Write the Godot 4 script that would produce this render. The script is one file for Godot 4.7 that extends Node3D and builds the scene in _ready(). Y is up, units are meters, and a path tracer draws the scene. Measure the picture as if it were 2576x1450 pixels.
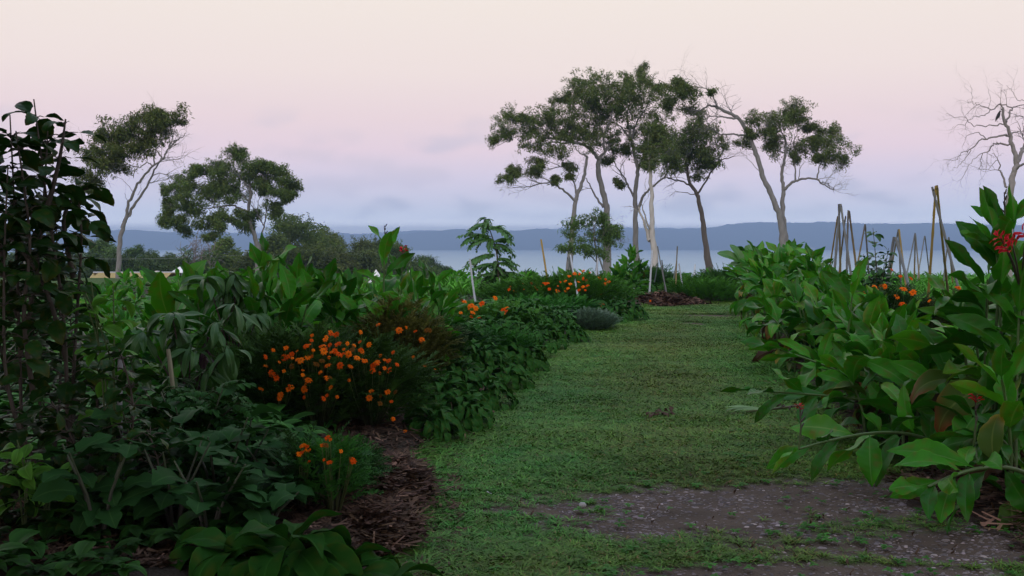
extends Node3D

# The photograph was studied at 2576 x 1450; F is the focal length in its pixels.
const F := 2706.0
const PITCH := 0.04063
const EYE := 1.6

var rng := RandomNumberGenerator.new()
var noise := FastNoiseLite.new()
var fine := FastNoiseLite.new()
var used := {}
var mats := {}
var left_edge: Array = []
var right_edge: Array = []
var kinds := {}


class MB:
	var v := PackedVector3Array()
	var n := PackedVector3Array()
	var c := PackedColorArray()
	var i := PackedInt32Array()

	func vert(p: Vector3, nn: Vector3, col: Color) -> void:
		v.append(p)
		n.append(nn)
		c.append(col)

	func tri(a: int, b: int, d: int) -> void:
		i.append(a)
		i.append(b)
		i.append(d)

	func quad(a: int, b: int, d: int, e: int) -> void:
		tri(a, b, d)
		tri(a, d, e)

	func add(src: MB, t: Transform3D, tint: Color) -> void:
		var o := v.size()
		var nb := t.basis.inverse().transposed()
		for k in src.v.size():
			v.append(t * src.v[k])
			n.append((nb * src.n[k]).normalized())
			c.append(src.c[k] * tint)
		for k in src.i:
			i.append(k + o)

	func smooth(from := 0) -> void:
		for k in range(from, n.size()):
			n[k] = Vector3.ZERO
		for k in range(0, i.size(), 3):
			if i[k] < from:
				continue
			var f := (v[i[k + 2]] - v[i[k]]).cross(v[i[k + 1]] - v[i[k]])
			n[i[k]] += f
			n[i[k + 1]] += f
			n[i[k + 2]] += f
		for k in range(from, n.size()):
			n[k] = n[k].normalized() if n[k].length_squared() > 1e-20 else Vector3.UP

	func mesh() -> ArrayMesh:
		# front faces run clockwise: turn each triangle to the side its normals point to
		for k in range(0, i.size(), 3):
			var f := (v[i[k + 2]] - v[i[k]]).cross(v[i[k + 1]] - v[i[k]])
			if f.dot(n[i[k]] + n[i[k + 1]] + n[i[k + 2]]) < 0.0:
				var e := i[k + 1]
				i[k + 1] = i[k + 2]
				i[k + 2] = e
		var a := []
		a.resize(Mesh.ARRAY_MAX)
		a[Mesh.ARRAY_VERTEX] = v
		a[Mesh.ARRAY_NORMAL] = n
		var enc := PackedColorArray()
		enc.resize(c.size())
		for k in c.size():
			enc[k] = Color(pow(clampf(c[k].r, 0.0, 1.0), 1.0 / 2.2), pow(clampf(c[k].g, 0.0, 1.0), 1.0 / 2.2), pow(clampf(c[k].b, 0.0, 1.0), 1.0 / 2.2))
		a[Mesh.ARRAY_COLOR] = enc
		a[Mesh.ARRAY_INDEX] = i
		var m := ArrayMesh.new()
		m.add_surface_from_arrays(Mesh.PRIMITIVE_TRIANGLES, a)
		return m

	# A tapered tube through points; rr holds one radius per point.
	func tube(pts: Array, rr: Array, sides: int, c0: Color, c1: Color, rough := 0.0, cap := true) -> void:
		var o := v.size()
		var side := Vector3.RIGHT
		var count := pts.size()
		for k in count:
			var a: Vector3 = pts[maxi(k - 1, 0)]
			var b: Vector3 = pts[mini(k + 1, count - 1)]
			var t := (b - a).normalized()
			if absf(t.dot(side)) > 0.9:
				side = Vector3.FORWARD if absf(t.z) < 0.8 else Vector3.UP
			side = (side - t * side.dot(t)).normalized()
			var up := t.cross(side)
			var f := float(k) / maxf(count - 1, 1)
			for s in sides:
				var q := TAU * s / sides
				var d := side * cos(q) + up * sin(q)
				var wob := 1.0 + rough * sin(k * 2.3 + s * 1.7) * cos(k * 0.9 - s * 2.9)
				var shade := 1.0 + rough * 1.4 * sin(k * 3.1 + s * 4.3)
				var col := c0.lerp(c1, f)
				vert(pts[k] + d * rr[k] * wob, d, Color(col.r * shade, col.g * shade, col.b * shade))
		for k in count - 1:
			for s in sides:
				var s2 := (s + 1) % sides
				quad(o + k * sides + s, o + k * sides + s2, o + (k + 1) * sides + s2, o + (k + 1) * sides + s)
		if cap:
			var e := v.size()
			var tn: Vector3 = (pts[count - 1] - pts[count - 2]).normalized()
			vert(pts[count - 1], tn, c1)
			for s in sides:
				tri(o + (count - 1) * sides + s, o + (count - 1) * sides + (s + 1) % sides, e)

	func box(lo: Vector3, hi: Vector3, col: Color) -> void:
		var q := [Vector3(lo.x, lo.y, lo.z), Vector3(hi.x, lo.y, lo.z), Vector3(hi.x, hi.y, lo.z), Vector3(lo.x, hi.y, lo.z), Vector3(lo.x, lo.y, hi.z), Vector3(hi.x, lo.y, hi.z), Vector3(hi.x, hi.y, hi.z), Vector3(lo.x, hi.y, hi.z)]
		for f in [[0, 3, 2, 1, Vector3.FORWARD], [4, 5, 6, 7, Vector3.BACK], [0, 4, 7, 3, Vector3.LEFT], [1, 2, 6, 5, Vector3.RIGHT], [3, 7, 6, 2, Vector3.UP], [0, 1, 5, 4, Vector3.DOWN]]:
			var o := v.size()
			for k in 4:
				vert(q[f[k]], f[4], col)
			quad(o, o + 3, o + 2, o + 1)


# ---------------------------------------------------------------- places
func ray(px: float, py: float) -> Vector3:
	var dx := (px - 1288.0) / F
	var dy := (725.0 - py) / F
	return Vector3(dx, dy * cos(PITCH) - sin(PITCH), -cos(PITCH) - dy * sin(PITCH))


func P(px: float, py: float, d: float) -> Vector3:
	var r := ray(px, py)
	return Vector3(0, EYE, 0) + r * (d / -r.z)


func G(px: float, py: float) -> Vector3:
	var r := ray(px, py)
	return Vector3(0, EYE, 0) + r * (EYE / -r.y)


func at(px: float, d: float) -> Vector3:
	var p := P(px, 760.0, d)
	p.y = gh(p.x, p.z)
	return p


func edge(list: Array, d: float) -> float:
	if d <= list[0].x:
		return list[0].y
	for k in range(1, list.size()):
		if d < list[k].x:
			return lerpf(list[k - 1].y, list[k].y, (d - list[k - 1].x) / (list[k].x - list[k - 1].x))
	return list[-1].y


func terrain(d: float) -> float:
	if d < 38.0:
		return 0.0
	if d < 138.0:
		return -0.0006 * (d - 38.0) * (d - 38.0)
	return maxf(-6.0 - 0.12 * (d - 138.0), -36.0)


func gh(x: float, z: float) -> float:
	var d := -z
	var h := terrain(d)
	var fade := 1.0 - smoothstep(33.0, 37.0, d)
	var l := edge(left_edge, d) - x
	var r := x - edge(right_edge, d)
	h += fade * 0.19 * smoothstep(0.0, 0.55, l + 0.1 * noise.get_noise_2d(x * 9.0, z * 9.0))
	h += fade * 0.12 * smoothstep(0.0, 0.7, r)
	h += 0.03 * noise.get_noise_2d(x * 4.0, z * 4.0)
	return h


func dirt(x: float, z: float) -> float:
	# 1 on bare trampled ground, 0 under grass, with a broad ragged fringe between
	var w := noise.get_noise_2d(x * 14.0, z * 14.0) * 0.4 + fine.get_noise_2d(x * 30.0, z * 30.0) * 0.3 + noise.get_noise_2d(x * 50.0, z * 50.0) * 0.35
	var best := -1.0
	for s in [[1.35, -6.4, 1.5, 0.85], [2.5, -6.7, 1.4, 0.75], [2.5, -5.7, 1.3, 0.45], [1.3, -5.1, 1.3, 0.3], [4.4, -24.0, 0.9, 0.45], [3.6, -21.5, 0.35, 0.3]]:
		var q: float = 1.0 - Vector2((x - s[0]) / s[2], (z - s[1]) / s[3]).length()
		best = maxf(best, q)
	for s in [[0.85, -5.66, 0.6, 0.3], [2.1, -6.08, 0.6, 0.3]]:
		best = minf(best, 0.35 * Vector2((x - s[0]) / s[2], (z - s[1]) / s[3]).length() + 0.02)
	return clampf((best + w * 0.75) * 1.7 + 0.55, 0.0, 1.0)


# ---------------------------------------------------------------- objects
func numbered(called: String) -> String:
	var k: int = used.get(called, 0)
	used[called] = k + 1
	return called if k == 0 else "%s_%03d" % [called, k]


func thing(called: String, label: String, category: String, where: Vector3, group := "") -> Node3D:
	var o := Node3D.new()
	o.name = numbered(called)
	add_child(o)
	o.position = where
	o.set_meta("label", label)
	o.set_meta("category", category)
	if group:
		o.set_meta("group", group)
	return o


func part(called: String, mesh: Mesh, m: Material, parent: Node, t := Transform3D()) -> MeshInstance3D:
	var o := MeshInstance3D.new()
	o.name = called
	o.mesh = mesh
	o.material_override = m
	o.transform = t
	parent.add_child(o, true)
	return o


func struct(called: String, mesh: Mesh, m: Material) -> MeshInstance3D:
	var o := MeshInstance3D.new()
	o.name = numbered(called)
	o.mesh = mesh
	o.material_override = m
	add_child(o)
	o.set_meta("kind", "structure")
	return o


func scatter(called: String, mesh: Mesh, m: Material, places: Array, tints: Array, parent: Node = null) -> MultiMeshInstance3D:
	var mm := MultiMesh.new()
	mm.transform_format = MultiMesh.TRANSFORM_3D
	mm.use_colors = true
	mm.mesh = mesh
	mm.instance_count = places.size()
	for k in places.size():
		mm.set_instance_transform(k, places[k])
		mm.set_instance_color(k, Color(pow(tints[k].r, 1.0 / 2.2), pow(tints[k].g, 1.0 / 2.2), pow(tints[k].b, 1.0 / 2.2)))
	var o := MultiMeshInstance3D.new()
	o.multimesh = mm
	o.material_override = m
	o.set_meta("kind", "stuff")
	if parent:
		o.name = called
		parent.add_child(o, true)
	else:
		o.name = numbered(called)
		add_child(o)
	return o


func rnd(a: float, b: float) -> float:
	return rng.randf_range(a, b)


func rvec(s: float) -> Vector3:
	return Vector3(rnd(-s, s), rnd(-s, s), rnd(-s, s))


func mat(called: String, tint: Color, rough: float, back := 0.0, spec := 0.5) -> StandardMaterial3D:
	# tint is linear and multiplies the vertex colours
	if mats.has(called):
		return mats[called]
	var m := StandardMaterial3D.new()
	m.resource_name = called
	m.albedo_color = tint.linear_to_srgb()
	m.vertex_color_use_as_albedo = true
	m.vertex_color_is_srgb = true
	m.roughness = rough
	m.metallic_specular = spec
	m.cull_mode = BaseMaterial3D.CULL_DISABLED
	if back > 0.0:
		m.backlight_enabled = true
		m.backlight = Color(back * 0.9, back, back * 0.45).linear_to_srgb()
	mats[called] = m
	return m


func catmull(pts: Array, per: int) -> Array:
	var out := []
	var c := pts.size()
	for k in c - 1:
		var a = pts[maxi(k - 1, 0)]
		var b = pts[k]
		var d = pts[k + 1]
		var e = pts[mini(k + 2, c - 1)]
		for s in per:
			var t := float(s) / per
			out.append(0.5 * ((2.0 * b) + (d - a) * t + (2.0 * a - 5.0 * b + 4.0 * d - e) * t * t + (3.0 * b - a - 3.0 * d + e) * t * t * t))
	out.append(pts[-1])
	return out


func frame(dir: Vector3, up: Vector3) -> Basis:
	# z along dir, y as near to up as it can be
	var z := dir.normalized()
	if absf(z.dot(up)) > 0.98:
		up = Vector3.RIGHT if absf(z.x) < 0.9 else Vector3.FORWARD
	var x := up.cross(z).normalized()
	return Basis(x, z.cross(x), z)


# ---------------------------------------------------------------- leaves
# A leaf runs along +z from its base, faces +y and bends towards -y.
func leaf(o: Dictionary, sd: int) -> MB:
	var r := RandomNumberGenerator.new()
	r.seed = sd
	var L: float = o.L
	var W: float = o.W
	var segs: int = o.get("segs", 10)
	var us: Array = o.get("us", [-1.0, -0.93, -0.5, -0.09, 0.0, 0.09, 0.5, 0.93, 1.0])
	var bend: float = o.bend
	var fold: float = o.get("fold", 0.25)
	var wave: float = o.get("wave", 0.05)
	var pleat: float = o.get("pleat", 0.0)
	var stalk: float = o.get("stalk", 0.06)
	var peak: float = o.get("peak", 0.8)
	var blunt: float = o.get("blunt", 0.8)
	var lobes: float = o.get("lobes", 0.0)
	var ragged: float = o.get("ragged", 0.0)
	var base: Color = o.col
	var rib: Color = o.get("rib", base * 1.7)
	var tip: Color = o.get("tip", base)
	var twist: float = o.get("twist", 0.0) * r.randf_range(-1, 1)
	var curl: float = r.randf_range(-1, 1) * o.get("sway", 0.25)
	var ph := r.randf() * TAU
	var m := MB.new()
	var p := Vector3.ZERO
	var cols := us.size()
	var holes := []
	for k in segs + 1:
		holes.append([1.0 - ragged * r.randf() * r.randf(), 1.0 - ragged * r.randf() * r.randf()])
	for k in segs + 1:
		var t := float(k) / segs
		var ang := -bend * t * t * 0.5 - bend * t * 0.5
		var yaw := curl * t
		var dir := Vector3(sin(yaw) * cos(ang), sin(ang), cos(yaw) * cos(ang))
		if k > 0:
			p += dir * (L / segs)
		var side := Vector3(cos(yaw), 0, -sin(yaw)).rotated(dir, twist * t)
		var nrm := dir.cross(side)
		var b := clampf((t - stalk) / (1.0 - stalk), 0.0, 1.0)
		var w := W * pow(maxf(sin(PI * pow(b, peak)), 0.0), blunt)
		if t <= stalk + 0.001:
			w = W * 0.05
		w *= 1.0 + lobes * sin(b * TAU * 3.0 + 0.6)
		for c in cols:
			var u: float = us[c]
			var tear: float = holes[k][0] if u < 0.0 else holes[k][1]
			var x := u * w * (tear if absf(u) > 0.9 else 1.0)
			var y := fold * absf(u) * w * (0.4 + 0.6 * (1.0 - t))
			y += wave * L * sin(t * 9.0 + ph + (1.7 if u > 0.0 else 0.0)) * u * u * sin(PI * clampf(b, 0.02, 1.0))
			y += pleat * sin(b * 50.0 + absf(u) * 6.0) * (1.0 - absf(absf(u) - 0.5)) * (0.0 if c == cols / 2 else 1.0)
			var col := base.lerp(tip, smoothstep(0.55, 1.0, t + 0.25 * (absf(u) - 0.5)))
			if c == cols / 2:
				col = rib
			elif absf(u) > 0.97:
				col = col * 1.7
			if o.has("spots") and c != cols / 2:
				var sp := fine.get_noise_3d(x * 26.0 / W * 0.2, t * 14.0, sd * 3.7) + 0.12 * absf(u)
				col = col.lerp(Color(0.13, 0.085, 0.02), o.spots * smoothstep(0.3, 0.5, sp))
				col = col * (1.0 + 0.22 * fine.get_noise_3d(u * 3.0, t * 6.0, sd * 1.3))
			m.vert(p + side * x + nrm * y, nrm, col)
	for k in segs:
		for c in cols - 1:
			m.quad(k * cols + c, k * cols + c + 1, (k + 1) * cols + c + 1, (k + 1) * cols + c)
	m.smooth()
	for k in m.n.size():
		if m.n[k].y < 0.0 and bend < 1.2:
			m.n[k] = m.n[k]
	return m


func kind(called: String, list: Array) -> void:
	# list of MB
	var k := {"mb": list, "mesh": []}
	for m in list:
		k.mesh.append(m.mesh())
	kinds[called] = k


func make_leaf_kinds() -> void:
	var list := []
	var g := Color(0.038, 0.195, 0.01)
	var k := 0
	for bend in [0.25, 0.6, 1.0, 1.5, 2.1]:
		for v in 3:
			list.append(leaf({"L": 1.0, "W": [0.165, 0.19, 0.148][v], "bend": bend, "fold": [0.35, 0.1, 0.6][v], "wave": [0.04, 0.075, 0.05][v], "pleat": 0.0065, "stalk": 0.1, "peak": 0.85, "blunt": 0.85, "segs": 24, "spots": 0.5, "col": g * [1.0, 0.85, 1.15][v], "rib": Color(0.1, 0.23, 0.05), "tip": [g, g * 1.1, g.lerp(Color(0.1, 0.14, 0.01), 0.35)][v], "twist": 1.2, "sway": 0.55, "ragged": 0.22}, 100 + k))
			k += 1
	kind("canna", list)
	list = []
	for v in 5:
		list.append(leaf({"L": 1.0, "W": 0.13, "bend": 1.3 + 0.4 * v, "fold": -0.5, "wave": 0.09, "stalk": 0.1, "segs": 12, "col": Color(0.06, 0.035, 0.018), "rib": Color(0.1, 0.065, 0.03), "tip": Color(0.045, 0.022, 0.014), "twist": 2.5, "sway": 0.7, "ragged": 0.6}, 200 + v))
	kind("dead_canna", list)
	list = []
	for v in 4:
		list.append(leaf({"L": 1.0, "W": 0.2, "bend": 1.6 + 0.3 * v, "fold": 0.3, "wave": 0.06, "stalk": 0.1, "segs": 12, "col": Color(0.05, 0.1, 0.014), "rib": Color(0.13, 0.17, 0.04), "tip": [Color(0.24, 0.17, 0.02), Color(0.16, 0.05, 0.015), Color(0.2, 0.19, 0.03), Color(0.1, 0.04, 0.015)][v], "twist": 1.0, "sway": 0.4, "ragged": 0.35}, 220 + v))
	kind("yellow_canna", list)
	list = []
	for v in 6:
		list.append(leaf({"L": 1.0, "W": 0.21, "bend": 1.0 + 0.28 * v, "fold": 0.3, "wave": 0.06, "pleat": 0.012, "spots": 0.35, "stalk": 0.12, "peak": 0.72, "blunt": 0.9, "segs": 12, "col": Color(0.026, 0.075, 0.017), "rib": Color(0.05, 0.12, 0.035), "twist": 0.7, "sway": 0.4}, 240 + v))
	kind("comfrey", list)
	list = []
	for v in 6:
		list.append(leaf({"L": 1.0, "W": 0.29, "bend": 0.3 + 0.22 * v, "fold": 0.22, "wave": 0.04, "pleat": 0.015, "spots": 0.5, "stalk": 0.14, "peak": 0.75, "blunt": 0.72, "segs": 12, "col": Color(0.019, 0.058, 0.013) * (0.8 + 0.1 * v), "rib": Color(0.035, 0.07, 0.022), "tip": [Color(0.018, 0.042, 0.014), Color(0.08, 0.075, 0.012)][1 if v == 3 else 0], "twist": 0.6, "sway": 0.3, "ragged": 0.32}, 260 + v))
	kind("oval", list)
	list = []
	for v in 5:
		list.append(leaf({"L": 1.0, "W": 0.12, "bend": 0.7 + 0.35 * v, "fold": 0.3, "wave": 0.03, "stalk": 0.05, "peak": 0.85, "blunt": 0.8, "segs": 10, "col": Color(0.045, 0.115, 0.03), "rib": Color(0.1, 0.17, 0.06), "twist": 0.6, "sway": 0.3}, 280 + v))
	kind("mango", list)
	list = []
	for v in 3:
		list.append(leaf({"L": 1.0, "W": 0.11, "bend": 0.9 + 0.5 * v, "fold": 0.3, "wave": 0.03, "stalk": 0.05, "segs": 9, "col": Color(0.05, 0.012, 0.035), "rib": Color(0.09, 0.025, 0.06), "twist": 0.6, "sway": 0.3}, 290 + v))
	kind("purple", list)
	list = []
	for v in 5:
		list.append(leaf({"L": 1.0, "W": 0.3, "bend": 0.4 + 0.3 * v, "fold": 0.25, "wave": 0.05, "stalk": 0.16, "peak": 0.72, "blunt": 0.7, "lobes": 0.2, "segs": 14, "col": Color(0.038, 0.085, 0.04), "rib": Color(0.08, 0.14, 0.07), "twist": 0.7, "sway": 0.35}, 300 + v))
	kind("eggplant", list)
	list = []
	for v in 4:
		list.append(leaf({"L": 1.0, "W": 0.26, "bend": 0.5 + 0.4 * v, "fold": 0.3, "wave": 0.02, "stalk": 0.06, "peak": 0.9, "blunt": 0.8, "segs": 6, "us": [-1.0, -0.15, 0.0, 0.15, 1.0], "col": Color(0.03, 0.075, 0.025), "rib": Color(0.05, 0.11, 0.04), "sway": 0.3}, 320 + v))
	kind("simple", list)
	list = []
	for v in 3:
		list.append(leaf({"L": 1.0, "W": 0.16, "bend": 0.5 + 0.5 * v, "fold": 0.4, "wave": 0.03, "pleat": 0.01, "stalk": 0.12, "peak": 0.9, "blunt": 0.4, "segs": 14, "col": Color(0.04, 0.12, 0.02), "rib": Color(0.1, 0.2, 0.05), "ragged": 0.3, "twist": 0.6}, 330 + v))
	kind("banana", list)
	# pinnate frond: a rachis with paired leaflets, one mesh
	list = []
	for v in 4:
		var m := MB.new()
		var pts := []
		var p := Vector3.ZERO
		var n := 9
		for q in n + 1:
			var a := 0.15 - (0.7 + 0.25 * v) * q / n
			pts.append(p)
			p += Vector3(0, sin(a), cos(a)) / n
		m.tube(pts, range(n + 1).map(func(e): return 0.012 - 0.0009 * e), 4, Color(0.06, 0.07, 0.03), Color(0.05, 0.09, 0.03))
		for q in range(1, n + 1):
			for s in [-1, 1]:
				var d := Vector3(s * 1.0, -0.15 + rnd(-0.25, 0.1), 0.5 + rnd(-0.1, 0.3))
				var t := Transform3D(frame(d, Vector3(0, 1, 0.1)).scaled(Vector3.ONE * (0.24 - 0.012 * absf(q - 4.0) + rnd(-0.02, 0.02))), pts[q])
				m.add(kinds.simple.mb[rng.randi() % 3], t, Color(1, 1, 1) * rnd(0.8, 1.25))
		m.add(kinds.simple.mb[0], Transform3D(frame(pts[n] - pts[n - 1], Vector3.UP).scaled(Vector3.ONE * 0.22), pts[n]), Color(1, 1, 1))
		list.append(m)
	kind("frond", list)
	# flowers
	list = []
	for v in 3:
		var m := MB.new()
		for ring in 2:
			for q in 8:
				var a := TAU * (q + 0.5 * ring) / 8.0 + rnd(-0.15, 0.15)
				var lf := leaf({"L": 1.0 - 0.25 * ring, "W": 0.24, "bend": 0.35 + 0.3 * v, "fold": 0.1, "wave": 0.04, "stalk": 0.02, "peak": 0.6, "blunt": 0.6, "segs": 4, "us": [-1.0, 0.0, 1.0], "col": Color(0.66, 0.105, 0.004), "rib": Color(0.5, 0.07, 0.003), "tip": Color(0.72, 0.14, 0.006)}, 400 + v * 20 + q + ring * 8)
				m.add(lf, Transform3D(frame(Vector3(cos(a), 0.25 + 0.3 * ring, sin(a)), Vector3.UP), Vector3(0, 0.02 * ring, 0)), Color.WHITE)
		for q in 10:
			var a := q * 2.4
			var c := Vector3(cos(a) * 0.035 * sqrt(q), 0.1, sin(a) * 0.035 * sqrt(q))
			m.tube([c, c + Vector3(0, 0.16, 0)], [0.05, 0.03], 4, Color(0.3, 0.1, 0.01), Color(0.5, 0.25, 0.02))
		list.append(m)
	kind("cosmos", list)
	list = []
	for v in 2:
		var m := MB.new()
		for q in 7:
			var a := q * 2.1 + v
			var lf := leaf({"L": 1.0, "W": 0.17, "bend": 0.5 + 0.2 * (q % 3), "fold": 0.3, "wave": 0.08, "stalk": 0.1, "segs": 6, "us": [-1.0, 0.0, 1.0], "col": Color(0.45, 0.008, 0.02), "rib": Color(0.35, 0.006, 0.016), "twist": 1.0}, 460 + v * 10 + q)
			m.add(lf, Transform3D(frame(Vector3(cos(a), 0.9, sin(a)), Vector3.UP).scaled(Vector3.ONE * rnd(0.7, 1.1)), Vector3(0, 0.12 * q - 0.4, 0)), Color.WHITE)
		list.append(m)
	kind("canna_flower", list)
	# feather spray of a cosmos or a fennel, tip at +z
	list = []
	for v in 3:
		var m := MB.new()
		for q in 13:
			var t := (q + 1) / 14.0
			for s in [-1, 1]:
				var d := Vector3(s * rnd(0.6, 1.0), rnd(-0.2, 0.5), rnd(0.3, 1.0)).normalized()
				var a := Vector3(0, 0.1 * t - 0.3 * t * t, t)
				var l := 0.34 * (1.0 - 0.6 * t) * rnd(0.7, 1.2)
				var w := d.cross(Vector3(rnd(-0.5, 0.5), 1, rnd(-0.3, 0.3))).normalized() * 0.018
				var o := m.v.size()
				var col := Color(0.03, 0.075, 0.02) * rnd(0.8, 1.3)
				m.vert(a - w, Vector3.UP, col)
				m.vert(a + w, Vector3.UP, col)
				m.vert(a + d * l * 0.6 + w * 1.3, Vector3.UP, col)
				m.vert(a + d * l * 0.6 - w * 1.3, Vector3.UP, col)
				m.vert(a + d * l + Vector3(0, -0.04, 0), Vector3.UP, col)
				m.quad(o, o + 1, o + 2, o + 3)
				m.tri(o + 3, o + 2, o + 4)
		m.smooth()
		list.append(m)
	kind("feather", list)
	# eucalypt spray: drooping narrow leaves about a point
	list = []
	for v in 4:
		var m := MB.new()
		for q in 16:
			var a := rvec(1.0) * Vector3(0.55, 0.35, 0.55)
			var d := Vector3(rnd(-1, 1), rnd(-1.0, 0.35), rnd(-1, 1)).normalized()
			var l := rnd(0.36, 0.6)
			var w := d.cross(rvec(1.0)).normalized() * rnd(0.05, 0.085)
			var o := m.v.size()
			var col := Color(0.1, 0.145, 0.036) * rnd(0.65, 1.4)
			if q % 7 == 3:
				col = Color(0.12, 0.15, 0.04)
			var up := w.cross(d).normalized()
			m.vert(a, up, col)
			m.vert(a + d * l * 0.45 + w, up, col)
			m.vert(a + d * l * 0.45 - w, up, col)
			m.vert(a + d * l + Vector3(0, -0.06, 0), up, col)
			m.tri(o, o + 1, o + 2)
			m.tri(o + 1, o + 3, o + 2)
		list.append(m)
	kind("gum_spray", list)
	# broad leaf cluster for ground cover and hedgey filler
	list = []
	for v in 4:
		var m := MB.new()
		for q in 9:
			var a := q * 2.4 + v
			var d := Vector3(cos(a), rnd(-0.1, 0.9), sin(a))
			m.add(kinds.simple.mb[rng.randi() % 4], Transform3D(frame(d, Vector3.UP).scaled(Vector3.ONE * rnd(0.5, 0.85)), Vector3(0, rnd(-0.15, 0.2), 0)), Color(1, 1, 1) * rnd(0.75, 1.3))
		list.append(m)
	kind("cluster", list)
	# long upright blades: meadow and distant canna-like growth
	list = []
	for v in 3:
		var m := MB.new()
		for q in 8:
			var a := q * 2.4 + v * 0.7
			var lf := leaf({"L": 1.0, "W": 0.035 + 0.02 * v, "bend": rnd(0.3, 1.5), "fold": 0.3, "wave": 0.02, "stalk": 0.02, "segs": 5, "us": [-1.0, 0.0, 1.0], "col": Color(0.04, 0.1, 0.02) * rnd(0.8, 1.3)}, 500 + v * 10 + q)
			m.add(lf, Transform3D(frame(Vector3(cos(a) * 0.5, rnd(0.8, 1.4), sin(a) * 0.5), -Vector3(cos(a), 0, sin(a)) + Vector3.UP * 0.3).scaled(Vector3.ONE * rnd(0.6, 1.0)), Vector3(cos(a), 0, sin(a)) * 0.06), Color.WHITE)
		list.append(m)
	kind("blades", list)


func hang(called: String, k: String, n: int, parent: Node, t: Transform3D, m: Material) -> MeshInstance3D:
	var list: Array = kinds[k].mesh
	return part(called, list[n % list.size()], m, parent, t)


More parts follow.
